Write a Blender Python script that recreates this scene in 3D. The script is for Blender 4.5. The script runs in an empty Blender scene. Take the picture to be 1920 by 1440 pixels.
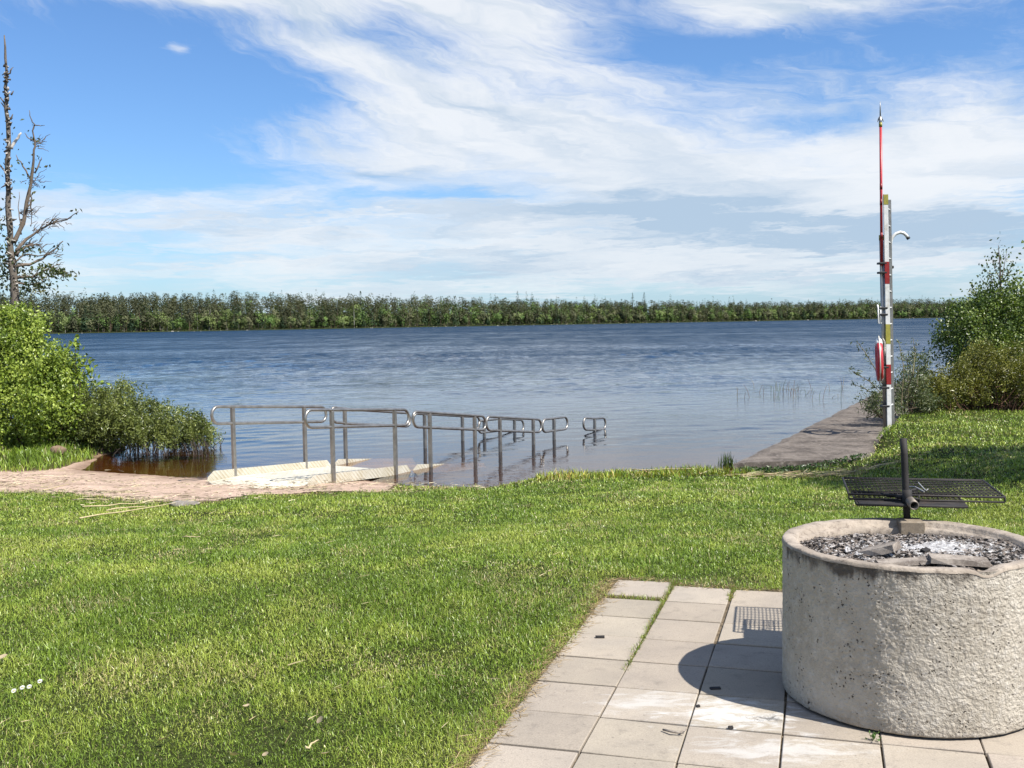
import bpy, math, random
import numpy as np

rng = np.random.default_rng(7)
random.seed(7)
sc = bpy.context.scene
COL = sc.collection
PI = math.pi

# ------------------------------------------------------------------ camera frame
F, CX, CY, PITCH, ROLL, H = 1955.0, 960.0, 720.0, 0.06, 0.0155, 1.565
_c, _s = math.cos(PITCH), math.sin(PITCH)
R0 = np.array([1, 0, 0.]); F0 = np.array([0, _c, -_s]); U0 = np.array([0, _s, _c])
_cr, _sr = math.cos(ROLL), math.sin(ROLL)
RR = _cr * R0 - _sr * U0
UU = _sr * R0 + _cr * U0
EYE = np.array([0, 0, H])

def ray(px, py):
    return F0 + RR * ((px - CX) / F) + UU * ((CY - py) / F)

def gz(px, py, z=0.0):
    d = ray(px, py)
    return EYE + d * ((z - H) / d[2])

def at(px, py, Y):
    d = ray(px, py)
    return EYE + d * (Y / d[1])

cam = bpy.data.cameras.new('camera')
cam.sensor_width = 36.0
cam.lens = 36.0 * F / 1920.0
cam.clip_start = 0.05
cam.clip_end = 6000
co = bpy.data.objects.new('camera', cam)
COL.objects.link(co)
from mathutils import Matrix, Vector
co.matrix_world = Matrix(((RR[0], UU[0], -F0[0], 0), (RR[1], UU[1], -F0[1], 0), (RR[2], UU[2], -F0[2], H), (0, 0, 0, 1)))
sc.camera = co

# ------------------------------------------------------------------ numpy noise
_T = np.random.default_rng(3).random((256, 256))
def vn(x, y):
    x = np.asarray(x, float); y = np.asarray(y, float)
    xi = np.floor(x).astype(int); yi = np.floor(y).astype(int)
    fx = x - xi; fy = y - yi
    fx = fx * fx * (3 - 2 * fx); fy = fy * fy * (3 - 2 * fy)
    a = _T[xi & 255, yi & 255]; b = _T[(xi + 1) & 255, yi & 255]
    c = _T[xi & 255, (yi + 1) & 255]; d = _T[(xi + 1) & 255, (yi + 1) & 255]
    return a + (b - a) * fx + (c - a) * fy + (a - b - c + d) * fx * fy
def fbm(x, y, o=3):
    r = 0; a = 0.5; t = 0
    for k in range(o):
        r = r + a * vn(x * 2**k + 17.3 * k, y * 2**k + 5.1 * k); t += a; a *= 0.5
    return r / t
def sst(a, b, x):
    t = np.clip((x - a) / (b - a), 0, 1)
    return t * t * (3 - 2 * t)
def lerp(a, b, t):
    return a + (b - a) * t

# ------------------------------------------------------------------ mesh helpers
class MB:
    """collects verts, polygons and per vertex colours; build() links ONE mesh object"""
    def __init__(s):
        s.V = []; s.C = []; s.P = []; s.n = 0
    def add(s, V, Fc, col=(1, 1, 1)):
        V = np.asarray(V, float).reshape(-1, 3)
        Fc = np.asarray(Fc, int)
        s.V.append(V)
        c = np.asarray(col, float)
        s.C.append(np.broadcast_to(c, (len(V), 3)).copy())
        s.P.append(Fc + s.n)
        s.n += len(V)
        return s
    def addp(s, V, polys, col=(1, 1, 1)):
        V = np.asarray(V, float).reshape(-1, 3)
        s.V.append(V); s.C.append(np.broadcast_to(np.asarray(col, float), (len(V), 3)).copy())
        for p in polys:
            s.P.append(np.asarray([p], int) + s.n)
        s.n += len(V)
        return s
    def box(s, c, d, rz=0, col=(1, 1, 1), bev=0.0, M=None):
        hx, hy, hz = d[0] / 2, d[1] / 2, d[2] / 2
        b = min(bev, hx * .9, hy * .9, hz * .9)
        if b <= 0:
            V = np.array([[x, y, z] for z in (-hz, hz) for x, y in ((-hx, -hy), (hx, -hy), (hx, hy), (-hx, hy))])
            Q = [[3, 2, 1, 0], [4, 5, 6, 7], [0, 1, 5, 4], [1, 2, 6, 5], [2, 3, 7, 6], [3, 0, 4, 7]]
            P = Q
        else:
            rings = []
            for z, i in ((-hz, b), (-hz + b, 0), (hz - b, 0), (hz, b)):
                x, y = hx - i, hy - i; k = b * 0.7 if i == 0 else b * .4
                rings.append([[-x + k, -y, z], [x - k, -y, z], [x, -y + k, z], [x, y - k, z], [x - k, y, z], [-x + k, y, z], [-x, y - k, z], [-x, -y + k, z]])
            V = np.array(rings).reshape(-1, 3)
            P = [list(range(7, -1, -1)), list(range(24, 32))]
            for r in range(3):
                for k in range(8):
                    a = r * 8 + k; e = r * 8 + (k + 1) % 8
                    P.append([a, e, e + 8, a + 8])
        if M is not None:
            V = V @ np.asarray(M).T
        cz, sz = math.cos(rz), math.sin(rz)
        V = V @ np.array([[cz, sz, 0], [-sz, cz, 0], [0, 0, 1]])
        return s.addp(V + np.asarray(c, float), P, col)
    def tube(s, path, r, n=8, col=(1, 1, 1), cap=True, closed=False):
        P = np.asarray(path, float); m = len(P)
        r = np.broadcast_to(np.asarray(r, float), (m,))
        if closed:
            T = np.roll(P, -1, 0) - np.roll(P, 1, 0)
        else:
            T = np.gradient(P, axis=0)
        T /= np.linalg.norm(T, axis=1)[:, None] + 1e-12
        ref = np.array([0, 0, 1.]) if abs(T[0][2]) < .9 else np.array([1., 0, 0])
        u = np.cross(T[0], ref); u /= np.linalg.norm(u)
        A = np.linspace(0, 2 * PI, n, endpoint=False)
        V = []
        for i in range(m):
            u = u - T[i] * (u @ T[i]); u /= np.linalg.norm(u) + 1e-12
            w = np.cross(T[i], u)
            V.append(P[i] + r[i] * (np.cos(A)[:, None] * u + np.sin(A)[:, None] * w))
        V = np.concatenate(V)
        k = np.arange(n); kn = (k + 1) % n
        Q = []
        for i in range(m if closed else m - 1):
            a = i * n; b = ((i + 1) % m) * n
            Q.append(np.stack([a + k, a + kn, b + kn, b + k], 1))
        base = s.n
        s.add(V, np.concatenate(Q), col)
        if cap and not closed:
            s.P.append(np.array([list(range(n - 1, -1, -1))]) + base)
            s.P.append(np.array([list(range((m - 1) * n, m * n))]) + base)
        return s
    def lathe(s, prof, n=64, c=(0, 0, 0), col=(1, 1, 1)):
        A = np.linspace(0, 2 * PI, n, endpoint=False)
        m = len(prof); V = np.zeros((m, n, 3))
        for i, (r, z) in enumerate(prof):
            V[i, :, 0] = r * np.cos(A); V[i, :, 1] = r * np.sin(A); V[i, :, 2] = z
        k = np.arange(n); kn = (k + 1) % n
        Q = [np.stack([i * n + k, i * n + kn, (i + 1) * n + kn, (i + 1) * n + k], 1) for i in range(m - 1)]
        return s.add(V.reshape(-1, 3) + np.asarray(c, float), np.concatenate(Q), col)
    def build(s, name, mat, parent=None, smooth=False, origin=None):
        V = np.concatenate(s.V); C = np.concatenate(s.C)
        o0 = np.zeros(3) if origin is None else np.asarray(origin, float)
        V = V - o0
        loops = np.concatenate([p.ravel() for p in s.P])
        sizes = np.concatenate([np.full(len(p), p.shape[1]) for p in s.P])
        starts = np.concatenate([[0], np.cumsum(sizes)[:-1]])
        me = bpy.data.meshes.new(name)
        me.vertices.add(len(V)); me.vertices.foreach_set('co', V.ravel().astype(np.float32))
        me.loops.add(len(loops)); me.loops.foreach_set('vertex_index', loops.astype(np.int32))
        me.polygons.add(len(sizes)); me.polygons.foreach_set('loop_start', starts.astype(np.int32))
        me.polygons.foreach_set('use_smooth', np.full(len(sizes), bool(smooth)))
        me.update(calc_edges=True)
        at_ = me.color_attributes.new('col', 'FLOAT_COLOR', 'POINT')
        at_.data.foreach_set('color', np.concatenate([C, np.ones((len(C), 1))], 1).ravel().astype(np.float32))
        if mat is not None:
            me.materials.append(mat)
        o = bpy.data.objects.new(name, me)
        COL.objects.link(o)
        pw = np.zeros(3); q = parent
        while q is not None:
            pw += np.array(q.location); q = q.parent
        o.location = o0 - pw
        if parent is not None:
            o.parent = parent
        return o

def tag(o, label=None, cat=None, group=None, kind=None):
    if label: o['label'] = label
    if cat: o['category'] = cat
    if group: o['group'] = group
    if kind: o['kind'] = kind
    return o

def thing(name, loc, label, cat, group=None):
    o = bpy.data.objects.new(name, None); COL.objects.link(o)
    o.empty_display_size = .1
    o.location = loc
    return tag(o, label, cat, group)

# ------------------------------------------------------------------ materials
class NT:
    def __init__(s, nt):
        s.nt = nt
    def n(s, t, **kw):
        nd = s.nt.nodes.new(t)
        for k, v in kw.items():
            if k.startswith('i_'):
                key = k[2:]
                key = int(key) if key.isdigit() else key.replace('_', ' ')
                s.set(nd.inputs[key], v)
            else:
                setattr(nd, k, v)
        return nd
    def set(s, sock, v):
        if isinstance(v, bpy.types.NodeSocket):
            s.nt.links.new(v, sock)
        elif isinstance(v, (tuple, list)) and sock.type == 'RGBA' and len(v) == 3:
            sock.default_value = (*v, 1)
        else:
            sock.default_value = v
    def m(s, op, a, b=None, c=None, clamp=False):
        nd = s.nt.nodes.new('ShaderNodeMath'); nd.operation = op; nd.use_clamp = clamp
        s.set(nd.inputs[0], a)
        if b is not None: s.set(nd.inputs[1], b)
        if c is not None: s.set(nd.inputs[2], c)
        return nd.outputs[0]
    def vm(s, op, a, b=None):
        nd = s.nt.nodes.new('ShaderNodeVectorMath'); nd.operation = op
        s.set(nd.inputs[0], a)
        if b is not None: s.set(nd.inputs[1], b)
        return nd
    def mix(s, f, a, b, blend='MIX'):
        nd = s.nt.nodes.new('ShaderNodeMix'); nd.data_type = 'RGBA'; nd.blend_type = blend
        s.set(nd.inputs[0], f); s.set(nd.inputs[6], a); s.set(nd.inputs[7], b)
        return nd.outputs[2]
    def ss(s, x, lo, hi, a=0.0, b=1.0):
        nd = s.nt.nodes.new('ShaderNodeMapRange'); nd.interpolation_type = 'SMOOTHSTEP'
        s.set(nd.inputs[0], x); s.set(nd.inputs[1], lo); s.set(nd.inputs[2], hi); s.set(nd.inputs[3], a); s.set(nd.inputs[4], b)
        return nd.outputs[0]
    def noise(s, vec, scale, detail=4, rough=.55, dist=0.0):
        nd = s.n('ShaderNodeTexNoise', i_Scale=scale, i_Detail=detail, i_Roughness=rough, i_Distortion=dist)
        if vec is not None: s.set(nd.inputs['Vector'], vec)
        return nd.outputs[0]
    def map(s, vec, loc=(0, 0, 0), rot=(0, 0, 0), scale=(1, 1, 1), vt='POINT'):
        nd = s.nt.nodes.new('ShaderNodeMapping'); nd.vector_type = vt
        s.set(nd.inputs[0], vec)
        nd.inputs[1].default_value = loc; nd.inputs[2].default_value = rot; nd.inputs[3].default_value = scale
        return nd.outputs[0]
    def bump(s, h, strength=.5, dist=.01, normal=None):
        nd = s.n('ShaderNodeBump', i_Strength=strength, i_Distance=dist, i_Height=h)
        if normal is not None: s.set(nd.inputs['Normal'], normal)
        return nd.outputs[0]

def newmat(name):
    m = bpy.data.materials.new(name); m.use_nodes = True
    m.node_tree.nodes.clear()
    t = NT(m.node_tree)
    t.out = t.n('ShaderNodeOutputMaterial')
    t.pos = t.n('ShaderNodeTexCoord').outputs['Object']
    t.geo = t.n('ShaderNodeNewGeometry').outputs['Position']
    return m, t

AL = .80
def principled(t, **kw):
    kw['i_Base_Color'] = t.mix(1.0, kw['i_Base_Color'], (AL, AL, AL), 'MULTIPLY')
    p = t.n('ShaderNodeBsdfPrincipled', **kw)
    t.nt.links.new(p.outputs[0], t.out.inputs[0])
    return p

def mat_plain(name, col, rough=.5, metal=0.0, var=.15, scale=20.0, bump=.0, bdist=.002, dirt=None):
    m, t = newmat(name)
    n = t.noise(t.pos, scale, 5, .6)
    f = t.ss(n, .3, .7)
    dk = tuple(c * (1 - var) for c in col); lt = tuple(min(1, c * (1 + var)) for c in col)
    c = t.mix(f, dk, lt)
    if dirt:
        n2 = t.noise(t.pos, scale * .35, 6, .7)
        c = t.mix(t.ss(n2, .52, .72), c, dirt)
    p = principled(t, i_Base_Color=c, i_Roughness=rough, i_Metallic=metal)
    if bump:
        t.set(p.inputs['Normal'], t.bump(t.noise(t.pos, scale * 4, 6, .7), bump, bdist))
    return m

def mat_leaf(name, trans=.35, rough=.45, spec=.35, tint=(1, 1, 1)):
    m, t = newmat(name)
    a = t.n('ShaderNodeAttribute', attribute_name='col').outputs['Color']
    c = t.mix(1.0, a, tuple(x * AL for x in tint), 'MULTIPLY')
    p = t.n('ShaderNodeBsdfPrincipled', i_Base_Color=c, i_Roughness=rough)
    p.inputs['Specular IOR Level'].default_value = spec
    tl = t.n('ShaderNodeBsdfTranslucent')
    ct = t.mix(1.0, c, (1.25, 1.3, .55), 'MULTIPLY')
    t.set(tl.inputs[0], ct)
    mx = t.n('ShaderNodeMixShader', i_0=trans)
    t.nt.links.new(p.outputs[0], mx.inputs[1]); t.nt.links.new(tl.outputs[0], mx.inputs[2])
    t.nt.links.new(mx.outputs[0], t.out.inputs[0])
    return m

def mat_attr(name, rough=.8, bump=0.0, scale=60, spec=.3, bdist=.004):
    m, t = newmat(name)
    a = t.n('ShaderNodeAttribute', attribute_name='col').outputs['Color']
    n = t.noise(t.pos, scale, 5, .65)
    c = t.mix(1.0, a, t.mix(t.ss(n, .3, .7), (.72, .72, .72), (1.2, 1.2, 1.2)), 'MULTIPLY')
    p = principled(t, i_Base_Color=c, i_Roughness=rough)
    p.inputs['Specular IOR Level'].default_value = spec
    if bump:
        t.set(p.inputs['Normal'], t.bump(n, bump, bdist))
    return m

M = {}
M['leaf'] = mat_leaf('leaf', trans=.25, rough=.38, spec=.5)
M['grass'] = mat_leaf('grass_blade', trans=.18, rough=.4, spec=.5)
M['far_leaf'] = mat_leaf('far_leaf', trans=.2, rough=.7, spec=.15)
M['bark'] = mat_attr('bark', .9, .6, 25)
M['straw'] = mat_attr('straw', .6, 0, 60)
M['steel'] = mat_plain('weathered_steel', (.36, .34, .31), .38, .75, .2, 9, .15)
M['alu'] = mat_plain('worn_white_aluminium', (.86, .86, .84), .42, .1, .08, 14, .1, dirt=(.60, .58, .52))
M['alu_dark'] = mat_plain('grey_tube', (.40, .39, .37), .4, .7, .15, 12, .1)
M['white'] = mat_plain('white_paint', (.78, .78, .76), .4, 0, .06, 12, .05)
M['red'] = mat_plain('red_paint', (.55, .035, .045), .4, 0, .15, 12, .05)
M['dark_red'] = mat_plain('dark_red_band', (.30, .02, .02), .45, 0, .15, 20)
M['yellow'] = mat_plain('yellow_band', (.36, .33, .06), .45, 0, .15, 20)
M['black_plastic'] = mat_plain('black_clamp', (.02, .02, .02), .5, 0, .2, 20)
M['soot'] = mat_plain('sooty_iron', (.020, .017, .016), .75, .0, .5, 18, .4, .003, dirt=(.055, .038, .028))
M['rope'] = mat_plain('rope', (.7, .68, .6), .9, 0, .15, 60, .4)

# tread deck of the ramp: worn pale chequer plate
def mat_deck():
    m, t = newmat('ramp_plate')
    v = t.map(t.pos, rot=(0, 0, 0.6), scale=(1, 1, 1))
    w1 = t.n('ShaderNodeTexWave', i_Scale=9.0, i_Distortion=.0); t.set(w1.inputs[0], v)
    w1.bands_direction = 'DIAGONAL'
    w2 = t.n('ShaderNodeTexWave', i_Scale=9.0); t.set(w2.inputs[0], t.map(t.pos, rot=(0, 0, -.9)))
    w2.bands_direction = 'DIAGONAL'
    h = t.m('MAXIMUM', w1.outputs[1], w2.outputs[1])
    n = t.noise(t.pos, 3.0, 6, .65)
    c = t.mix(t.ss(n, .35, .7), (.60, .56, .46), (.46, .40, .27))
    c = t.mix(t.ss(t.noise(t.pos, 24, 5, .7), .55, .75), c, (.42, .33, .2))
    c = t.mix(t.ss(h, .75, .95, 0, .35), c, (.80, .78, .70))
    p = principled(t, i_Base_Color=c, i_Roughness=.6, i_Metallic=.1)
    t.set(p.inputs['Normal'], t.bump(h, .6, .006))
    return m
M['deck'] = mat_deck()
M['deck_plate'] = mat_plain('deck_plate_paint', (.80, .765, .65), .6, .05, .10, 7, .3, .003, dirt=(.56, .49, .36))

def mat_concrete(name, base, dark, light, scale=1.0, rough=.9, bump=.4, bdist=.004, pits=.0):
    m, t = newmat(name)
    n1 = t.noise(t.pos, 2.2 * scale, 6, .65)
    n2 = t.noise(t.pos, 14 * scale, 6, .7)
    n3 = t.noise(t.pos, 120 * scale, 4, .7)
    c = t.mix(t.ss(n1, .35, .65), base, dark)
    c = t.mix(t.ss(n2, .5, .75), c, light)
    c = t.mix(t.ss(n3, .3, .7, 0, .45), c, tuple(x * .55 for x in base))
    h = t.m('ADD', t.m('MULTIPLY', n3, .5), t.m('MULTIPLY', n2, 1.0))
    if pits:
        vo = t.n('ShaderNodeTexVoronoi', i_Scale=28 * scale, i_Randomness=1.0)
        t.set(vo.inputs['Vector'], t.pos)
        pit = t.ss(vo.outputs['Distance'], .06, .22)
        pk = t.m('GREATER_THAN', t.noise(t.pos, 9 * scale, 2), .5)
        pit = t.m('MAXIMUM', pit, t.m('SUBTRACT', 1.0, pk))
        c = t.mix(t.m('SUBTRACT', 1.0, pit), c, tuple(x * .25 for x in dark))
        h = t.m('ADD', h, t.m('MULTIPLY', pit, pits))
    p = principled(t, i_Base_Color=c, i_Roughness=rough)
    p.inputs['Specular IOR Level'].default_value = .25
    t.set(p.inputs['Normal'], t.bump(h, bump, bdist))
    return m
M['jetty'] = mat_concrete('jetty_concrete', (.235, .20, .17), (.085, .07, .06), (.42, .37, .32), 1.0, .95, 1.0, .012)
M['block'] = mat_concrete('block_concrete', (.33, .27, .2), (.2, .16, .12), (.42, .36, .28), 3.0, .95, .6, .004)

def mat_ring():
    # rough cast concrete, pitted; soot streaks hang from the rim with ragged lower ends
    m, t = newmat('fire_ring_concrete')
    n1 = t.noise(t.pos, 3.5, 6, .65)
    n2 = t.noise(t.pos, 30, 5, .65)
    c = t.mix(t.ss(n1, .35, .65), (.56, .51, .43), (.44, .395, .325))
    c = t.mix(t.ss(n2, .45, .75), c, (.62, .575, .505))
    vo = t.n('ShaderNodeTexVoronoi', i_Scale=62.0, i_Randomness=1.0); t.set(vo.inputs['Vector'], t.vm('ADD', t.pos, t.vm('MULTIPLY', t.n('ShaderNodeTexNoise', i_Scale=60.0, i_Detail=2.0).outputs[1], (.02, .02, .02)).outputs[0]).outputs[0])
    pk = t.ss(t.noise(t.pos, 13, 3), .50, .58)
    pit = t.m('MULTIPLY', t.ss(vo.outputs['Distance'], .26, .10), pk)
    c = t.mix(t.m('MULTIPLY', pit, .95), c, (.05, .042, .036))
    sep = t.n('ShaderNodeSeparateXYZ'); t.set(sep.inputs[0], t.pos)
    ang = t.m('ARCTAN2', sep.outputs[1], sep.outputs[0])
    cv = t.n('ShaderNodeCombineXYZ'); t.set(cv.inputs[0], ang)
    drip = t.noise(t.map(cv.outputs[0], scale=(3.0, 1, 1)), 1.0, 5, .7)
    # depth below rim
    dep = t.m('SUBTRACT', .639, sep.outputs[2])
    lim = t.m('MULTIPLY', t.m('MULTIPLY', t.ss(drip, .30, .65), .085), t.ss(ang, -1.2, -1.75, .3, 1.0))
    fine = t.m('MULTIPLY', t.noise(t.pos, 35, 4, .7), .05)
    lim = t.m('ADD', lim, t.m('SUBTRACT', fine, .02))
    soot = t.ss(t.m('SUBTRACT', lim, dep), -.012, .03)
    rimnoise = t.ss(t.noise(t.pos, 8, 5, .7), .35, .58, .4, .9)
    c = t.mix(t.m('MULTIPLY', soot, rimnoise), c, (.075, .06, .05))
    low_tone = t.ss(t.m('ADD', sep.outputs[2], t.m('MULTIPLY', t.noise(t.pos, 9, 5, .7), .10)), .13, .05, 0, .35)
    c = t.mix(low_tone, c, (.24, .195, .15))  # browner and darker towards the bottom of the wall, ragged edge
    w = t.noise(t.pos, 75, 3, .6)
    h = t.m('SUBTRACT', t.m('ADD', w, t.m('MULTIPLY', n2, .8)), t.m('MULTIPLY', pit, 1.2))
    p = principled(t, i_Base_Color=c, i_Roughness=.95)
    p.inputs['Specular IOR Level'].default_value = .2
    t.set(p.inputs['Normal'], t.bump(h, 1.0, .012))
    return m
M['ring'] = mat_ring()

def mat_rim():
    m, t = newmat('ring_rim_concrete')
    n1 = t.noise(t.pos, 5, 6, .7); n2 = t.noise(t.pos, 40, 5, .7)
    c = t.mix(t.ss(n1, .35, .6), (.47, .40, .325), (.31, .26, .21))
    c = t.mix(t.ss(n2, .5, .75), c, (.16, .125, .10))
    p = principled(t, i_Base_Color=c, i_Roughness=.95)
    t.set(p.inputs['Normal'], t.bump(n2, .8, .008))
    return m
M['rim'] = mat_rim()

def mat_slab():
    m, t = newmat('paving_slab_concrete')
    a = t.n('ShaderNodeAttribute', attribute_name='col').outputs['Color']
    n1 = t.noise(t.geo, 2.3, 6, .65); n2 = t.noise(t.geo, 11, 6, .7); n3 = t.noise(t.geo, 160, 3, .7)
    c = t.mix(t.ss(n1, .35, .65), (.475, .415, .34), (.40, .352, .295))
    c = t.mix(t.ss(n2, .52, .75), c, (.30, .265, .225))
    c = t.mix(t.ss(t.noise(t.map(t.geo, loc=(4, 2, 0)), 1.1, 6, .7), .52, .72, 0, .55), c, (.33, .305, .28))
    c = t.mix(t.ss(n3, .35, .65, 0, .45), c, (.26, .225, .185))
    c = t.mix(t.ss(t.noise(t.geo, 55, 3, .6), .62, .72, 0, .6), c, (.17, .15, .13))
    c = t.mix(1.0, c, a, 'MULTIPLY')
    # spilt ash: pale smears near the ring with ragged edges
    def smear(loc, sx, sy, rot, seed):
        v = t.map(t.geo, loc=loc, rot=(0, 0, rot), scale=(sx, sy, 1), vt='TEXTURE')
        d = t.vm('LENGTH', t.vm('MULTIPLY', v, (1, 1, 0)).outputs[0]).outputs[1]
        nn = t.noise(t.map(t.geo, loc=(seed, 0, 0), rot=(0, 0, .5), scale=(1, 2.6, 1)), 6, 7, .72, .6)
        return t.ss(t.m('ADD', t.m('SUBTRACT', 1.0, d), t.m('MULTIPLY', t.m('SUBTRACT', nn, .5), 3.2)), .25, .95)
    s1 = smear((.87, 4.02, 0), .42, .24, -.2, 3.0)
    s2 = smear((.95, 3.70, 0), .45, .16, -.1, 9.0)
    s3 = smear((.55, 4.2, 0), .35, .16, .1, 5.0)
    s = t.m('MAXIMUM', s1, t.m('MAXIMUM', t.m('MULTIPLY', s2, .6), t.m('MULTIPLY', s3, .55)))
    c = t.mix(t.m('MULTIPLY', s, .7), c, (.72, .72, .71))
    v = t.map(t.geo, loc=(.98, 3.98, 0), rot=(0, 0, -.35), scale=(.17, .07, 1), vt='TEXTURE')
    d = t.vm('LENGTH', t.vm('MULTIPLY', v, (1, 1, 0)).outputs[0]).outputs[1]
    k = t.ss(t.m('ADD', t.m('SUBTRACT', 1.0, d), t.m('MULTIPLY', t.m('SUBTRACT', t.noise(t.geo, 22, 6, .75, 1.0), .5), 3.5)), .4, 1.2, 0, .8)
    c = t.mix(k, c, (.07, .065, .06))
    p = principled(t, i_Base_Color=c, i_Roughness=.92)
    p.inputs['Specular IOR Level'].default_value = .25
    t.set(p.inputs['Normal'], t.bump(t.m('ADD', n3, n2), .35, .003))
    return m
M['slab'] = mat_slab()

def mat_ground():
    m, t = newmat('lawn_soil')
    a = t.n('ShaderNodeAttribute', attribute_name='col').outputs['Color']
    n = t.noise(t.geo, 30, 5, .7); n2 = t.noise(t.geo, 5, 4, .6)
    c = t.mix(1.0, a, t.mix(t.ss(n, .3, .7), (.5, .5, .5), (1.35, 1.35, 1.3)), 'MULTIPLY')
    p = principled(t, i_Base_Color=c, i_Roughness=1.0)
    p.inputs['Specular IOR Level'].default_value = .05
    t.set(p.inputs['Normal'], t.bump(t.m('ADD', n, n2), .7, .03))
    return m
M['ground'] = mat_ground()

def mat_sand():
    m, t = newmat('beach_sand')
    a = t.n('ShaderNodeAttribute', attribute_name='col').outputs['Color']
    n1 = t.noise(t.geo, 1.6, 6, .7); n2 = t.noise(t.map(t.geo, scale=(1, 2.0, 1)), 16, 7, .78, .8); n3 = t.noise(t.geo, 70, 4, .7)
    c = t.mix(t.ss(n1, .35, .65), (.72, .535, .415), (.50, .365, .28))
    c = t.mix(t.ss(n2, .50, .70, 0, .6), c, (.36, .25, .18))
    c = t.mix(t.ss(t.noise(t.map(t.geo, loc=(7, 3, 0)), 2.6, 6, .75, 1.0), .54, .68, 0, .55), c, (.33, .225, .16))
    c = t.mix(t.ss(n2, .30, .46, .5, 0), c, (.80, .64, .50))
    c = t.mix(t.ss(n3, .4, .7, 0, .4), c, (.25, .17, .12))
    c = t.mix(1.0, c, a, 'MULTIPLY')
    p = principled(t, i_Base_Color=c, i_Roughness=.95)
    p.inputs['Specular IOR Level'].default_value = .2
    t.set(p.inputs['Normal'], t.bump(t.m('ADD', n2, t.m('MULTIPLY', n3, .3)), .8, .02))
    return m
M['sand'] = mat_sand()

def mat_water():
    m, t = newmat('lake_water')
    sep = t.n('ShaderNodeSeparateXYZ'); t.set(sep.inputs[0], t.geo)
    y = sep.outputs[1]
    # open water feels the wind, the shore is sheltered; darker gust bands run across the lake
    wind = t.ss(y, 13, 75)
    sx = t.map(t.geo, rot=(0, 0, .25), scale=(.55, 1, 1))
    big = t.noise(sx, .55, 3, .55)
    mid = t.noise(t.map(t.geo, rot=(0, 0, -.15), scale=(.6, 1, 1)), 1.7, 3, .6, .3)
    small = t.noise(t.map(t.geo, rot=(0, 0, .1), scale=(.6, 1, 1)), 6.0, 3, .6, .3)
    gust = t.ss(t.noise(t.map(t.geo, rot=(0, 0, .10), scale=(.006, .05, 1)), 1.0, 3, .55), .35, .65, .55, 1.25)
    patch = t.ss(t.noise(t.map(t.geo, scale=(.12, .3, 1)), 1.0, 3, .6), .3, .7, .5, 1.3)
    far = t.ss(y, 120, 260)
    hb = t.m('MULTIPLY', big, t.m('ADD', t.m('MULTIPLY', wind, .10), t.m('MULTIPLY', far, .9)))
    hm = t.m('MULTIPLY', mid, t.m('ADD', .006, t.m('MULTIPLY', wind, .12)))
    hs = t.m('MULTIPLY', small, t.m('ADD', .009, t.m('MULTIPLY', wind, .05)))
    h = t.m('ADD', hb, t.m('MULTIPLY', t.m('ADD', hm, hs), patch))
    h = t.m('MULTIPLY', h, gust)
    nb = t.bump(h, 1.0, 1.0)
    gl = t.n('ShaderNodeBsdfGlossy', i_Color=(1, 1, 1), i_Roughness=.06); t.set(gl.inputs['Roughness'], t.ss(y, 15, 90, .03, .16))
    t.set(gl.inputs['Normal'], nb)
    tr = t.n('ShaderNodeBsdfTransparent', i_Color=(.50, .33, .15))
    deep = t.n('ShaderNodeBsdfDiffuse', i_Color=(.007, .025, .054))
    tm = t.n('ShaderNodeMixShader'); t.set(tm.inputs[0], t.ss(y, 16, 32))
    t.nt.links.new(tr.outputs[0], tm.inputs[1]); t.nt.links.new(deep.outputs[0], tm.inputs[2])
    fr = t.n('ShaderNodeFresnel', i_IOR=1.333); t.set(fr.inputs['Normal'], nb)
    mx = t.n('ShaderNodeMixShader'); # sub-pixel ripples: how much of the surface faces the sky varies in wind streaks
    sk1 = t.noise(t.map(t.geo, rot=(0, 0, .08), scale=(.42, .085, 1)), 1.0, 5, .62, .4)
    sk2 = t.noise(t.map(t.geo, rot=(0, 0, -.05), scale=(1.6, .55, 1)), 1.0, 4, .6, .3)
    sk3 = t.noise(t.map(t.geo, rot=(0, 0, .12), scale=(.012, .045, 1)), 1.0, 4, .6, .4)
    fk = t.ss(y, 50, 140)
    sk = t.m('ADD', t.m('MULTIPLY', sk1, fk), t.m('MULTIPLY', sk2, t.m('SUBTRACT', 1.0, fk)))
    sk = t.ss(sk, .36, .62, .55, 1.18)
    amt = t.ss(y, 24, 70)
    sk = t.m('ADD', t.m('MULTIPLY', sk, amt), t.m('SUBTRACT', 1.0, amt))
    gk = t.ss(sk3, .40, .60, .72, 1.12)
    gk = t.m('ADD', t.m('MULTIPLY', gk, amt), t.m('SUBTRACT', 1.0, amt))
    refl = t.m('MULTIPLY', t.ss(y, 22, 120, 1.0, .43), t.m('MULTIPLY', sk, gk))
    t.set(mx.inputs[0], t.m('MULTIPLY', fr.outputs[0], refl, None, True))
    t.nt.links.new(tm.outputs[0], mx.inputs[1]); t.nt.links.new(gl.outputs[0], mx.inputs[2])
    t.nt.links.new(mx.outputs[0], t.out.inputs[0])
    return m
M['water'] = mat_water()

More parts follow.
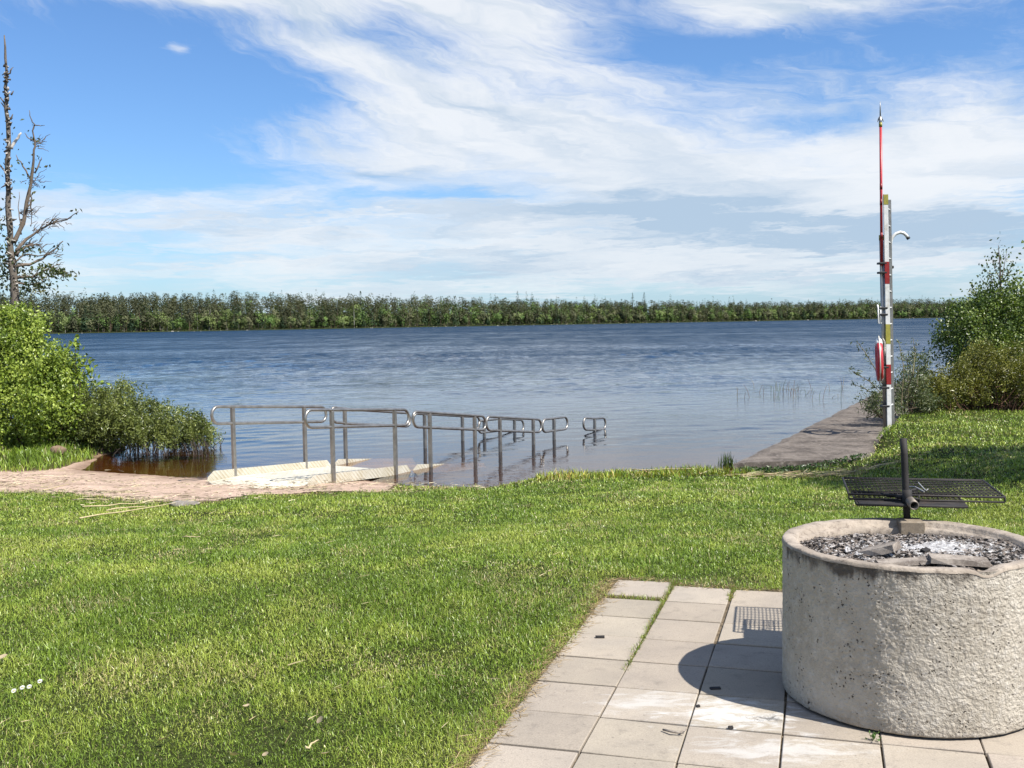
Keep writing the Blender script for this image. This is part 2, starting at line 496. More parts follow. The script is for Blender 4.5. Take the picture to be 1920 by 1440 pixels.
def mat_ash():
    m, t = newmat('ash')
    a = t.n('ShaderNodeAttribute', attribute_name='col').outputs['Color']
    n = t.noise(t.pos, 45, 6, .75); n2 = t.noise(t.pos, 140, 4, .7)
    c = t.mix(1.0, a, t.mix(t.ss(n, .35, .65), (.45, .43, .42), (1.3, 1.3, 1.3)), 'MULTIPLY')
    p = principled(t, i_Base_Color=c, i_Roughness=.95)
    t.set(p.inputs['Normal'], t.bump(t.m('ADD', n, n2), 1.0, .012))
    return m
M['ash'] = mat_ash()
M['stone'] = mat_concrete('grey_stone', (.36, .33, .29), (.24, .21, .18), (.48, .46, .43), 3.0, .9, .7, .01)
M['far_stone'] = mat_plain('shore_stone', (.30, .28, .24), .9, 0, .3, .8)
M['char'] = mat_concrete('charred_wood', (.46, .40, .34), (.17, .14, .12), (.58, .53, .47), 6.0, .9, .8, .004)
M['petal'] = mat_plain('petal', (.85, .85, .82), .6, 0, .05, 30)
M['dry_leaf'] = mat_leaf('dry_leaf', trans=.25, rough=.7, spec=.2)

# ------------------------------------------------------------------ terrain
ZW = -0.635
_wx = np.array([-60, -30, -14, -9, -7, -5.7, -4.5, -2.5, -1.6, -.8, -.4, .1, .5, 1.4, 2.84, 3.6, 60])
_wy = np.array([24., 20, 17.6, 16.6, 16.1, 15.5, 15.0, 14.75, 14.3, 13.85, 13.7, 14.2, 14.8, 15.0, 15.1, 15.0, 15.0])
JD = np.array([.446, .895]); JP = np.array([.895, -.446]); JC = np.array([3.05, 14.3]); JL, JW = 21.8, 1.62

def yw(X):
    return np.interp(X, _wx, _wy)

def gh(X, Y, rough=True):
    X = np.asarray(X, float); Y = np.asarray(Y, float)
    Wy = yw(X) + ((fbm(X * 1.3 + 40, X * 0 + 2.2) - .5) * .35 if rough else 0)
    d = Wy - Y
    u = np.clip(d / (Wy - 6.4), 0, 1)
    land = ZW + .635 * (u * .92 + .08 * sst(0, 1, u)) 
    lake = np.maximum(ZW + .055 * d, -3.2) - .02 * (d < 0)
    zl = np.where(d > 0, land, lake)
    # grassy bank on the left behind the cove
    bank = sst(-6.4, -7.8, X + .5 * (fbm(Y * .8, Y * 0 + 9) - .5) + .35 * np.maximum(0, Y - 18.6)) * sst(15.6, 16.6, Y + (X + 7) * .25) * sst(24, 20.5, Y)
    zl = lerp(zl, np.maximum(zl, ZW + .16 + .02 * np.clip(Y - 17, 0, 20)), bank)
    # land on the right of the jetty
    xj = 2.75 + np.maximum(0, Y - 14.3) * .498
    t = sst(0, 2.1, X - xj - 1.1 * sst(16.6, 14.8, Y))
    zr = -.25 * sst(4.5, 18.5, Y) - .0 * Y
    zr = zr - 3.0 * sst(33.5, 36.5, Y)
    z = lerp(zl, zr, t)
    # under the jetty
    w = (X - JC[0]) * JP[0] + (Y - JC[1]) * JP[1]
    s_ = (X - JC[0]) * JD[0] + (Y - JC[1]) * JD[1]
    inj = (s_ > .6 * w + .12) & (w > -.2) & (w < 1.55)
    z = np.where(inj, np.minimum(z, -.62), z)
    if rough:
        amp = .035 * sst(-.64, -.45, z) + .012
        patio = sst(6.3, 7.2, Y + .3 * X)
        z = z + (fbm(X * .55 + 3, Y * .55 + 8) - .5) * amp * 2 * (.15 + .85 * patio) + (fbm(X * 3.1, Y * 3.1) - .5) * .012
    return z

def yfront(X):
    """lawn edge towards the sand"""
    xs = [-14, -8, -6.2, -5.35, -4.45, -3.65, -3.2, -2.95, -2.5, -2.0, -1.5, -1.05, -.75]
    ys = [12.8, 12.6, 12.4, 12.4, 11.55, 11.1, 11.3, 11.9, 12.2, 12.6, 12.9, 13.2, 13.9]
    return np.interp(X, xs, ys) + (fbm(X * 2.2, X * 0 + 4.4, 3) - .5) * .5

def is_sand(X, Y):
    f = yfront(X)
    t = sst(-1.3, -1.8, X)
    bank = sst(-6.6, -7.4, X) * sst(15.6, 16.2, Y)
    return (Y > f) * t * (1 - bank)

# patio frame
TH = .29; SL = .3506
PC, PS = math.cos(TH), math.sin(TH)
PO = np.array([.4905, 5.817])
def patio_xy(k, j):
    a = np.asarray(k, float) * SL; b = -np.asarray(j, float) * SL
    return PO[0] + a * PC + b * PS, PO[1] - a * PS + b * PC
def patio_kj(X, Y):
    dx, dy = X - PO[0], Y - PO[1]
    a = dx * PC - dy * PS; b = dx * PS + dy * PC
    return a / SL, -b / SL
def in_patio(X, Y, pad=0.0):
    k, j = patio_kj(X, Y)
    e = (fbm(X * 6, Y * 6, 2) - .5) * .16 + pad
    jb = np.where(k < 1.0, -1.22, -1.02)
    return (k > 0 + e) & (k < 14) & (j > jb + e) & (j < 16)

LAWN = np.array([.045, .055, .018])
def build_ground():
    fx = np.arange(-15, 17.01, .16); fy = np.arange(-3, 38.01, .16)
    gx = 16 * np.geomspace(1, 90, 26)[1:]
    xs = np.concatenate([-(gx[::-1]) + 1, fx, gx + 1])
    ys = np.concatenate([-3 - np.geomspace(.3, 400, 18)[::-1], fy, 38 + np.geomspace(.4, 1500, 26)])
    X, Y = np.meshgrid(xs, ys)
    Z = gh(X, Y)
    k, j = patio_kj(X, Y)
    inp = (k > -.25) & (k < 14.2) & (j > -1.4) & (j < 16.2)
    Z = np.where(inp, -.012, Z)
    Z = np.where((Y < 8) & ~inp, np.minimum(Z, .004), Z)
    c = np.zeros(X.shape + (3,))
    n = fbm(X * .8, Y * .8)
    c[:] = LAWN
    c = c * (.7 + .6 * n)[..., None]
    sand = np.clip(is_sand(X, Y) + (Z < ZW + .03), 0, 1)[..., None]
    dep = np.clip((ZW - Z) / .5, 0, 1)[..., None]
    bed = lerp(np.array([.26, .18, .12]), np.array([.05, .035, .02]), dep)  # darker with depth: light lost in the water is put into the colour
    c = lerp(c, bed, sand)
    c = np.where(inp[..., None], np.array([.20, .16, .115]), c)
    ny, nx = X.shape
    I = np.arange(ny * nx).reshape(ny, nx)
    Q = np.stack([I[:-1, :-1], I[:-1, 1:], I[1:, 1:], I[1:, :-1]], -1).reshape(-1, 4)
    b = MB(); b.add(np.stack([X, Y, Z], -1).reshape(-1, 3), Q, c.reshape(-1, 3))
    tag(b.build('ground', M['ground'], smooth=True), 'sloping lawn ground running down to the lake', 'ground', kind='structure')
build_ground()

def build_beach():
    xs = np.arange(-14, -.6, .07); ys = np.arange(10.2, 17.6, .07)
    X, Y = np.meshgrid(xs, ys)
    Z = gh(X, Y) + .006 + (fbm(X * 2.2, Y * 3.2, 4) - .5) * .04 * sst(0, .12, gh(X, Y) - ZW)
    ok = (is_sand(X, Y) > .5) & (Y < yw(X) + 1.3)
    Z = np.where(Z < gh(X, Y) + .004, gh(X, Y) + .004, Z)
    wet = sst(.05, .0, Z - ZW + (fbm(X * 2, Y * 2) - .5) * .03)
    c = lerp(np.ones(X.shape + (3,)), np.array([.50, .46, .42]), wet[..., None])
    ny, nx = X.shape
    I = np.arange(ny * nx).reshape(ny, nx)
    okq = ok[:-1, :-1] & ok[:-1, 1:] & ok[1:, 1:] & ok[1:, :-1]
    Q = np.stack([I[:-1, :-1], I[:-1, 1:], I[1:, 1:], I[1:, :-1]], -1)[okq]
    used = np.unique(Q); rm = np.full(ny * nx, -1); rm[used] = np.arange(len(used))
    b = MB(); b.add(np.stack([X, Y, Z], -1).reshape(-1, 3)[used], rm[Q], c.reshape(-1, 3)[used])
    tag(b.build('beach_sand', M['sand'], smooth=True), 'strip of pink sand between the lawn and the lake', 'sand', kind='structure')
build_beach()

def build_water():
    """flat sheet far out; towards the shore a fan shaped grid carries real waves that die out in the sheltered shallows"""
    b = MB()
    r0, r1 = 12.5, 260.0
    rows = 1.0 / np.linspace(1 / r0, 1 / r1, 560)
    ang = np.linspace(math.radians(-50), math.radians(50), 1250)
    RR_, AA = np.meshgrid(rows, ang, indexing='ij')
    X = RR_ * np.sin(AA); Y = RR_ * np.cos(AA)
    step = np.gradient(rows)[:, None]
    Z = np.zeros_like(X)
    g = np.random.default_rng(12)
    wind = .04 + .96 * sst(20, 85, Y + .25 * X)
    gust = .7 + .55 * sst(.3, .7, fbm(X * .012 + 3, Y * .06 + 8, 3))
    patch = .5 + .9 * sst(.3, .7, fbm(X * .22 + 31, Y * .16 + 2, 3))
    for k in range(64):
        lam = .5 * (5.5 / .5) ** (k / 63.0)
        th = math.radians(-70) + g.normal(0, .55)
        kk = 2 * PI / lam; slope = .044 if lam < 1.4 else .030 if lam < 2.4 else .010
        amp = slope / kk * sst(.35, .9, lam / (step * 2.2)) * (wind if lam > 1.2 else (.12 + .88 * wind))
        Z += amp * np.sin(kk * (X * math.cos(th) + Y * math.sin(th)) + g.random() * 6.28 + 1.5 * fbm(X * .5 / lam + k, Y * .5 / lam, 2) * 3)
    Z *= gust * patch * sst(r1, r1 * .75, RR_)
    # calm right at the shore
    Z *= .15 + .85 * sst(0, 5, Y - np.interp(X, _wx, _wy))
    ny, nx = X.shape; I = np.arange(ny * nx).reshape(ny, nx)
    Q = np.stack([I[:-1, :-1], I[:-1, 1:], I[1:, 1:], I[1:, :-1]], -1).reshape(-1, 4)
    b.add(np.stack([X, Y, ZW + Z], -1).reshape(-1, 3), Q)
    # the rest of the lake: outer ring and the two sides
    sa = np.linspace(math.radians(-50), math.radians(50), 1250)
    b.add(np.concatenate([np.stack([r1 * np.sin(sa), r1 * np.cos(sa), 0 * sa + ZW], 1), np.stack([2400 * np.sin(sa), 2400 * np.cos(sa), 0 * sa + ZW], 1)]), np.stack([np.arange(1249), np.arange(1, 1250), np.arange(1, 1250) + 1250, np.arange(1249) + 1250], 1))
    for sg in (-1, 1):
        a_ = math.radians(50) * sg
        p0 = [r0 * math.sin(a_), r0 * math.cos(a_), ZW]; p1 = [2400 * math.sin(a_), 2400 * math.cos(a_), ZW]; p2 = [2400 * sg, 20, ZW]; p3 = [12 * sg, 8, ZW]
        b.addp([p0, p1, p2, p3], [[0, 1, 2, 3]] if sg < 0 else [[3, 2, 1, 0]])
    tag(b.build('lake_water', M['water'], smooth=True), 'wide blue lake ruffled by the wind', 'lake', kind='structure')
build_water()

# ------------------------------------------------------------------ patio
def build_patio():
    b = MB()
    r = random.Random(5)
    for i in range(0, 13):
        for j in range(-1, 15):
            jj = j - .2 if (i == 0 and j == -1) else j
            gap_r = .005 + (.010 if j < 2 else 0)
            x0, y0 = patio_xy(i + .5, jj + .5)
            tone = r.uniform(.90, 1.09)
            w = SL - gap_r - r.uniform(0, .004); d = SL - .011 - r.uniform(0, .004)
            tilt = np.array([[1, 0, 0], [0, 1, 0], [r.uniform(-.008, .008), r.uniform(-.008, .008), 1]])
            b.box((x0 + r.uniform(-.002, .002), y0 + r.uniform(-.002, .002), -.025 + r.uniform(-.0018, .0018)), (w, d, .05), -TH + r.uniform(-.006, .006),
                  (tone, tone * r.uniform(.98, 1.0), tone * r.uniform(.95, 1.0)), .003, tilt)
    o = b.build('patio_paving', M['slab'])
    tag(o, 'paved patio of square grey concrete slabs under the fire ring', 'paving', kind='structure')
build_patio()

# ------------------------------------------------------------------ grass
def gcol(X, Y, n):
    p = fbm(X * .9 + 11, Y * .9 + 4, 3); q = fbm(X * 3.3 + 2, Y * 3.3 + 31, 2); r = rng.random(n)
    A = np.array([.175, .285, .032]); B = np.array([.25, .385, .048]); D = np.array([.375, .475, .085]); S = np.array([.58, .50, .28])
    f = np.clip(.44 + (p - .5) * 1.6 + (q - .5) * 1.9 + (r - .5) * .9, 0, 1)
    c = np.where((f < .5)[:, None], lerp(A, B, (f * 2)[:, None]), lerp(B, D, ((f - .5) * 2)[:, None]))
    dryp = sst(.54, .74, fbm(X * 1.7 + 70, Y * 1.7 + 20, 3)) * .3 + .04 + .35 * np.clip(1 - np.abs(Y - yfront(X)) / .5, 0, 1) * (X < -.6)
    dry = rng.random(n) < dryp
    c = np.where(dry[:, None], lerp(c, S, rng.uniform(.4, 1, n)[:, None]), c)
    return c * rng.uniform(.55, 1.3, n)[:, None] * np.array([1.06, 1.0, .9])

def blades(X, Y, Z, L, Wd, tilt, col, az=None, flat=False):
    n = len(X)
    az = rng.uniform(0, 2 * PI, n) if az is None else az
    dx, dy = np.cos(az), np.sin(az)
    fa = az + PI / 2 + rng.normal(0, .6, n)
    wx, wy = np.cos(fa) * Wd / 2, np.sin(fa) * Wd / 2
    base = np.stack([X, Y, Z - .006], 1)
    t1 = tilt * .55; t2 = tilt * 1.35
    if flat: t1 = tilt; t2 = tilt + .06
    m = base + np.stack([dx * np.sin(t1), dy * np.sin(t1), np.cos(t1)], 1) * (L * .5)[:, None]
    tip = m + np.stack([dx * np.sin(t2), dy * np.sin(t2), np.cos(t2)], 1) * (L * .5)[:, None]
    w = np.stack([wx, wy, 0 * wx], 1)
    if flat:       # round straws: show some thickness from every side
        v_ = rng.random(n)[:, None]
        w = w * (1 - v_) + np.stack([0 * wx, 0 * wx, Wd * .5 + 0 * wx], 1) * v_
    V = np.stack([base - w, base + w, m - w * .8, m + w * .8, tip], 1).reshape(-1, 3)
    o = np.arange(n)[:, None] * 5
    T = np.concatenate([o + [0, 1, 3], o + [0, 3, 2], o + [2, 3, 4]])
    c5 = np.repeat(col, 5, 0)
    return V, T, c5

def scatter(n, y0, y1, pw=1.0):
    Y = y0 + (y1 - y0) * rng.random(n) ** pw
    hw = .56 * Y + 1.9
    return (rng.random(n) * 2 - 1) * hw, Y

def lawn_ok(X, Y):
    Z = gh(X, Y)
    w = (X - JC[0]) * JP[0] + (Y - JC[1]) * JP[1]
    s_ = (X - JC[0]) * JD[0] + (Y - JC[1]) * JD[1]
    jet = (s_ > .6 * w - .04) & (w > -.1) & (w < JW - .05 + (fbm(Y * 1.5, Y * 0 + 1) - .5) * .3)
    ok = (is_sand(X, Y + (rng.random(len(X)) - .5) * .55) < .5) & (Z > ZW + .015) & ~in_patio(X, Y) & ~jet
    return ok, Z

def build_grass():
    b = MB()
    zones = [(2.6, 4.4, 250000, .0027, .038), (4.4, 6.5, 290000, .0035, .041), (6.5, 9.5, 280000, .0050, .045), (9.5, 13, 190000, .0078, .050), (13, 20, 110000, .013, .065), (20, 34, 30000, .03, .12)]
    for y0, y1, n, wd, ln in zones:
        X, Y = scatter(n, y0, y1)
        ok, Z = lawn_ok(X, Y)
        X, Y, Z = X[ok], Y[ok], Z[ok]; m = len(X)
        tuft = fbm(X * 2.3 + 9, Y * 2.3 + 1, 3)
        L = ln * .74 * (.5 + 1.1 * tuft) * rng.uniform(.55, 1.5, m)
        tilt = np.clip(np.abs(rng.normal(1.05, .55, m)), 0, 1.65)
        bank = (X < -6.0) & (Y > 15)
        L = np.where(bank, L * 2.6, L); tilt = np.where(bank, tilt * .6, tilt)
        shore = (X > .3) & (X < 3.3) & (Y > 13.6)
        L = np.where(shore, L * 1.8, L); tilt = np.where(shore, tilt * .6, tilt)
        c = gcol(X, Y, m)
        c = np.where((shore & (rng.random(m) < .35))[:, None], c * np.array([1.25, .85, .8]), c)
        V, T, c5 = blades(X, Y, Z, L, wd * rng.uniform(.7, 1.3, m), tilt, c)
        b.add(V, T, c5)
    o = b.build('grass', M['grass'])
    tag(o, 'mown green grass covering the lawn', 'grass', kind='stuff')
build_grass()

def build_straw():
    """dry clippings and reed litter: along the patio edge, on the sand and where the lawn ends"""
    b = MB()
    # patio edges and joints
    Xs, Ys = [], []
    n = 2600
    j = rng.uniform(-1.2, 8, n); k = rng.normal(-.06, .10, n)
    x, y = patio_xy(k, j); Xs.append(x); Ys.append(y)
    n = 700
    k = rng.uniform(0, 7, n); j = np.where(k < 1, -1.2, -1.0) + rng.normal(-.05, .08, n)
    x, y = patio_xy(k, j); Xs.append(x); Ys.append(y)
    X = np.concatenate(Xs); Y = np.concatenate(Ys); m = len(X)
    c = lerp(np.array([.50, .38, .20]), np.array([.22, .15, .07]), rng.random(m)[:, None])
    V, T, c5 = blades(X, Y, np.maximum(gh(X, Y), .0) + .008, rng.uniform(.02, .07, m), rng.uniform(.002, .004, m), rng.uniform(1.25, 1.6, m), c, flat=True)
    b.add(V, T, c5)
    # sand and wrack line
    n = 10000
    X = rng.uniform(-9, -.4, n); Y = yfront(X) + rng.normal(.1, .45, n) + np.where(rng.random(n) < .35, rng.uniform(0, 2.2, n), 0)
    ok = (Y < yw(X) - .1); X, Y = X[ok], Y[ok]; m = len(X)
    keep = rng.random(m) < sst(.42, .68, fbm(X * 1.1 + 5, Y * 2 + 3, 3)) + .12
    X, Y = X[keep], Y[keep]; m = len(X)
    c = lerp(np.array([.85, .74, .48]), np.array([.10, .07, .045]), (rng.random(m) ** .8)[:, None])
    az = rng.normal(.1, .9, m) + (rng.random(m) < .5) * PI
    V, T, c5 = blades(X, Y, gh(X, Y) + .045 + .02 * rng.random(m), rng.uniform(.04, .05 + .2 * rng.random(m) ** 2, m), rng.uniform(.005, .011, m), rng.uniform(1.47, 1.62, m), c, az, True)
    b.add(V, T, c5)
    # loose bits over the lawn
    n = 900
    X, Y = scatter(n, 3.0, 13.5)
    ok, Z = lawn_ok(X, Y); X, Y, Z = X[ok], Y[ok], Z[ok]; m = len(X)
    c = lerp(np.array([.66, .56, .34]), np.array([.38, .29, .15]), rng.random(m)[:, None])
    V, T, c5 = blades(X, Y, Z + .03, rng.uniform(.03, .11, m), rng.uniform(.003, .006, m), rng.uniform(1.3, 1.6, m), c, flat=True)
    b.add(V, T, c5)
    # heap of reed litter at the foot of the jetty
    n = 260
    X = rng.normal(4.0, .6, n); Y = 13.25 - (X - 4.0) * .05 + rng.normal(0, .13, n); 
    c = lerp(np.array([.66, .56, .34]), np.array([.30, .22, .12]), rng.random(n)[:, None])
    V, T, c5 = blades(X, Y, gh(X, Y) + rng.uniform(.03, .09, n), rng.uniform(.1, .4, n), rng.uniform(.007, .012, n), rng.uniform(1.42, 1.6, n), c, rng.normal(.2, .6, n) + (rng.random(n) < .5) * PI, True)
    b.add(V, T, c5)
    tag(b.build('straw_litter', M['straw']), 'dry straw and reed litter along the edges of lawn and sand', 'straw', kind='stuff')
    # moss and grass in the slab joints
    b = MB()
    n = 1500
    j = -1.2 + 4.6 * rng.random(n) ** 2.0; k = 1 + rng.normal(0, .02, n)
    j2 = -1.1 + .8 * rng.random(350) ** 1.5; k2 = 2 + rng.normal(0, .02, 350)
    k3 = rng.random(380); j3 = -.1 + rng.normal(0, .035, 380)
    x, y = patio_xy(np.concatenate([k, k2, k3]), np.concatenate([j, j2, j3])); m = len(x)
    c = gcol(x, y, m) * .9
    c = np.where((rng.random(m) < .35)[:, None], np.array([.30, .23, .10]), c)
    V, T, c5 = blades(x, y, np.full(m, -.004), rng.uniform(.012, .045, m), rng.uniform(.002, .004, m), np.abs(rng.normal(.8, .4, m)), c)
    b.add(V, T, c5)
    tag(b.build('joint_grass', M['grass']), 'tufts of grass and moss growing in the slab joints', 'grass', kind='stuff')
build_straw()

def leafcloud(P, size, col, up=.5, aspect=.5, droop=0.0, nrm=None):
    """one pointed leaf (two triangles folded on the midrib) at every point"""
    n = len(P)
    d = rng.normal(0, 1, (n, 3)); d[:, 2] = d[:, 2] * .6 + up
    if nrm is not None: d = d * .38 + nrm
    d /= np.linalg.norm(d, axis=1)[:, None]
    a = rng.normal(0, 1, (n, 3)); a -= d * (a * d).sum(1)[:, None]; a /= np.linalg.norm(a, axis=1)[:, None]
    w = np.cross(d, a)
    s = np.broadcast_to(np.asarray(size, float), (n,))[:, None] * rng.uniform(.65, 1.3, (n, 1))
    b0 = P - a * s * .5
    tip = P + a * s * .5 - np.array([0, 0, droop]) * s
    l = P + w * s * aspect * .5 + d * s * .10
    r = P - w * s * aspect * .5 + d * s * .10
    V = np.stack([b0, r, tip, l], 1).reshape(-1, 3)
    o = np.arange(n)[:, None] * 4
    T = np.concatenate([o + [0, 1, 2], o + [0, 2, 3]])
    return V, T, np.repeat(col, 4, 0)

# ------------------------------------------------------------------ fire ring
BC = np.array([1.623, 4.245, 0.0]); BR = .505; BH = .639
def build_fire_ring():
    t = thing('fire_ring', BC, 'round concrete fire ring full of ash standing on the paved patio', 'fire pit')
    n = 720; zz = np.concatenate([[.008, .012], np.linspace(.018, BH - .013, 150)])
    A = np.linspace(0, 2 * PI, n, endpoint=False)
    AA, ZZ = np.meshgrid(A, zz)
    g = np.random.default_rng(2)
    Rr_ = BR - .002 + (fbm(AA * 44 + ZZ * 66, ZZ * 92 - AA * 31, 3) - .5) * .0029 + (fbm(AA * 70 - ZZ * 40, ZZ * 130 + AA * 22, 2) - .5) * .0026 + (fbm(AA * 9.07, ZZ * 14 + 9, 2) - .5) * .005 + (g.random(AA.shape) - .5) * .0012
    Rr_[0] -= .008
    V = np.stack([Rr_ * np.cos(AA), Rr_ * np.sin(AA), ZZ], -1).reshape(-1, 3)
    m = len(zz); I = np.arange(m * n).reshape(m, n); J = np.roll(I, -1, 1)
    Q = np.stack([I[:-1], J[:-1], J[1:], I[1:]], -1).reshape(-1, 4)
    b = MB(); b.add(V + BC, Q)
    b.build('ring_wall', M['ring'], t, True, BC)
    b = MB()
    # rim: rounded worn top, inner step, inner face
    prof = [(BR + .0, BH - .014), (BR - .002, BH - .004), (BR - .008, BH), (BR - .050, BH - .002), (BR - .060, BH - .008), (BR - .064, BH - .022), (BR - .082, BH - .026), (BR - .092, BH - .03), (BR - .097, BH - .05), (BR - .10, BH - .14)]
    N = 240; A = np.linspace(0, 2 * PI, N, endpoint=False)
    V = []
    for r, z in prof:
        rr = r + (fbm(A * 14 / 1.0, A * 0 + z * 40, 3) - .5) * .005
        dz = (fbm(A * 9, A * 0 + r * 30, 3) - .5) * .006
        # chipped notch in the front of the rim
        ch = np.exp(-((np.angle(np.exp(1j * (A - math.radians(-78)))) / .10) ** 2)) * .022 * (r > BR - .075)
        V.append(np.stack([rr * np.cos(A), rr * np.sin(A), z + dz - ch], 1))
    V = np.concatenate(V); m = len(prof); I = np.arange(m * N).reshape(m, N); J = np.roll(I, -1, 1)
    Q = np.stack([I[:-1], J[:-1], J[1:], I[1:]], -1).reshape(-1, 4)
    b.add(V + BC, Q)
    b.build('ring_rim', M['rim'], t, True, BC)
    b = MB(); b.lathe([(BR - .03, -.002), (BR - .03, .02), (0.01, .02)], 96, BC)
    b.build('shadow_gap_foot', M['soot'], t, True, BC)  # recessed foot, blackened to paint in the shadow gap under the wall
    # concrete block cast against the inner back wall; it carries the grill post
    b = MB(); b.box((1.785, 4.655, .595), (.108, .10, .10), -.12, (1, 1, 1), .006)
    b.build('post_block', M['block'], t)
    return t
build_fire_ring()

def ash_z(x, y):
    d = np.hypot(x - BC[0], y - BC[1])
    return BH - .018 - .042 * sst(-.05, .40, y - BC[1]) - .012 * sst(.30, .44, d) + (fbm(x * 9, y * 9, 4) - .5) * .034

def build_ash():
    n_r, n_a = 60, 200
    r = np.linspace(0.0, BR - .060, n_r); A = np.linspace(0, 2 * PI, n_a, endpoint=False)
    RR_, AA = np.meshgrid(r, A, indexing='ij')
    x = RR_ * np.cos(AA); y = RR_ * np.sin(AA)
    wx, wy = x + BC[0], y + BC[1]
    z = ash_z(wx, wy)
    white = 1.1 * np.exp(-(((wx - 1.70) / .20) ** 2 + ((wy - 4.14) / .15) ** 2)) + .6 * np.exp(-(((wx - 1.36) / .12) ** 2 + ((wy - 4.12) / .10) ** 2))
    z = z + .015 * white
    nz = fbm(wx * 13, wy * 13, 3)
    c = lerp(np.array([.40, .335, .28]), np.array([.17, .145, .125]), sst(.42, .62, nz)[..., None])
    c = lerp(c, np.array([.74, .73, .72]), sst(.42, .62, white + (fbm(wx * 22, wy * 22, 3) - .5) * .9)[..., None])
    I = np.arange(n_r * n_a).reshape(n_r, n_a); J = np.roll(I, -1, 1)
    Q = np.stack([I[:-1], J[:-1], J[1:], I[1:]], -1).reshape(-1, 4)
    b = MB(); b.add(np.stack([wx, wy, z], -1).reshape(-1, 3), Q, c.reshape(-1, 3))
    # flakes of charcoal and ash
    n = 5200
    rr = np.sqrt(rng.random(n)) * (BR - .075); a = rng.random(n) * 2 * PI
    fx = BC[0] + rr * np.cos(a); fy = BC[1] + rr * np.sin(a)
    fz = ash_z(fx, fy) + .006
    w = np.exp(-(((fx - 1.70) / .20) ** 2 + ((fy - 4.14) / .15) ** 2)) + .5 * np.exp(-(((fx - 1.36) / .12) ** 2 + ((fy - 4.12) / .10) ** 2))
    u = rng.random(n)
    pal = np.array([[.03, .028, .027], [.07, .06, .055], [.30, .25, .21], [.52, .48, .45], [.80, .79, .78]])
    idx = np.where(rng.random(n) < w * .9, np.where(u < .75, 4, 3), np.where(u < .16, 0, np.where(u < .36, 1, np.where(u < .72, 2, 3))))
    c = pal[idx] * rng.uniform(.7, 1.2, n)[:, None]
    sz = rng.uniform(.003, .011, n)
    th = rng.random(n) * PI; tl = rng.normal(0, .6, n)
    ux = np.stack([np.cos(th), np.sin(th), tl * .5], 1) * (sz * rng.uniform(1, 2.2, n))[:, None]
    vx = np.stack([-np.sin(th), np.cos(th), rng.normal(0, .6, n)], 1) * sz[:, None] * .6
    P = np.stack([fx, fy, fz], 1); up = np.array([0, 0, 1]) * (sz * .8)[:, None]
    V = np.stack([P - ux - vx, P + ux - vx, P + ux + vx, P - ux + vx, P + up], 1).reshape(-1, 3)
    o = np.arange(n)[:, None] * 5
    T = np.concatenate([o + [0, 1, 4], o + [1, 2, 4], o + [2, 3, 4], o + [3, 0, 4]])
    b.add(V, T, np.repeat(c, 5, 0))
    tag(b.build('ash', M['ash']), 'white ash and charcoal filling the fire ring', 'ash', kind='stuff')
build_ash()

def chunk(name, label, cat, px, py, z, dims, rz, tilt, mat, seed, sub=4, bend=0.0, col=(1, 1, 1), lift=0.0):
    g = np.random.default_rng(seed)
    p = gz(px, py, z)
    n = 7
    # a rough split piece: box grid with noise
    L, W, T = dims
    u = np.array([-.5, -.18, .2, .5]); prof = [(-.5, -.5), (.5, -.42), (.34, .5), (-.42, .28)]
    V = []
    for i, s in enumerate(u):
        k = 1 - .05 * (abs(s) * 2) ** 6
        jit = g.normal(0, .035, (len(prof), 2))
        for q, (a, c_) in enumerate(prof):
            V.append([s * L + g.normal(0, .02) * T, (a * k + jit[q, 0] * .6) * W + bend * (s * s * 4), (c_ * k + jit[q, 1]) * T])
    V = np.array(V); m = len(prof); N = len(u)
    ct, st = math.cos(tilt), math.sin(tilt)
    V = V @ np.array([[ct, 0, st], [0, 1, 0], [-st, 0, ct]])
    cz, sz = math.cos(rz), math.sin(rz)
    V = V @ np.array([[cz, sz, 0], [-sz, cz, 0], [0, 0, 1]])
    polys = [list(range(m - 1, -1, -1)), list(range((N - 1) * m, N * m))]
    for i in range(N - 1):
        for q in range(m):
            a = i * m + q; e = i * m + (q + 1) % m
            polys.append([a, e, e + m, a + m])
    b = MB(); b.addp(V + p + [0, 0, T * .5 + lift], polys, col)
    return tag(b.build(name, mat, origin=p), label, cat)

AZ = BH - .018
chunk('charred_log', 'short split brown log leaning across the white ash', 'firewood', 1648, 1044, AZ, (.15, .085, .034), -.75, .34, M['char'], 1, lift=.012)
chunk('charred_log', 'flat grey piece of wood against the near rim of the ring', 'firewood', 1692, 1058, AZ, (.19, .06, .02), -.05, .06, M['char'], 2)
chunk('charred_log', 'long grey half burnt board lying by the chipped rim', 'firewood', 1797, 1060, AZ, (.21, .075, .026), -.16, -.06, M['char'], 3, lift=.008)
chunk('charcoal_piece', 'black lump of charcoal sitting on the white ash', 'charcoal', 1735, 1040, AZ, (.035, .03, .026), .5, .1, M['soot'], 4)
chunk('charcoal_piece', 'small black charcoal bar lying alone on the left column of slabs', 'charcoal', 1125, 1197, .0, (.045, .016, .014), -.05, 0, M['soot'], 5)

chunk('charcoal_piece', 'flat black charcoal flake lying in the shadow of the fire ring', 'charcoal', 1341, 1292, .0, (.045, .02, .008), .1, 0, M['soot'], 6)
chunk('charcoal_piece', 'tiny black crumb on the ashy slab below the tip of the ring shadow', 'charcoal', 1309, 1326, .0, (.014, .012, .01), .4, 0, M['soot'], 7)
chunk('charcoal_piece', 'small black crumb on the slab joint right of the forked twig', 'charcoal', 1370, 1366, .0, (.018, .012, .01), .2, 0, M['soot'], 9)

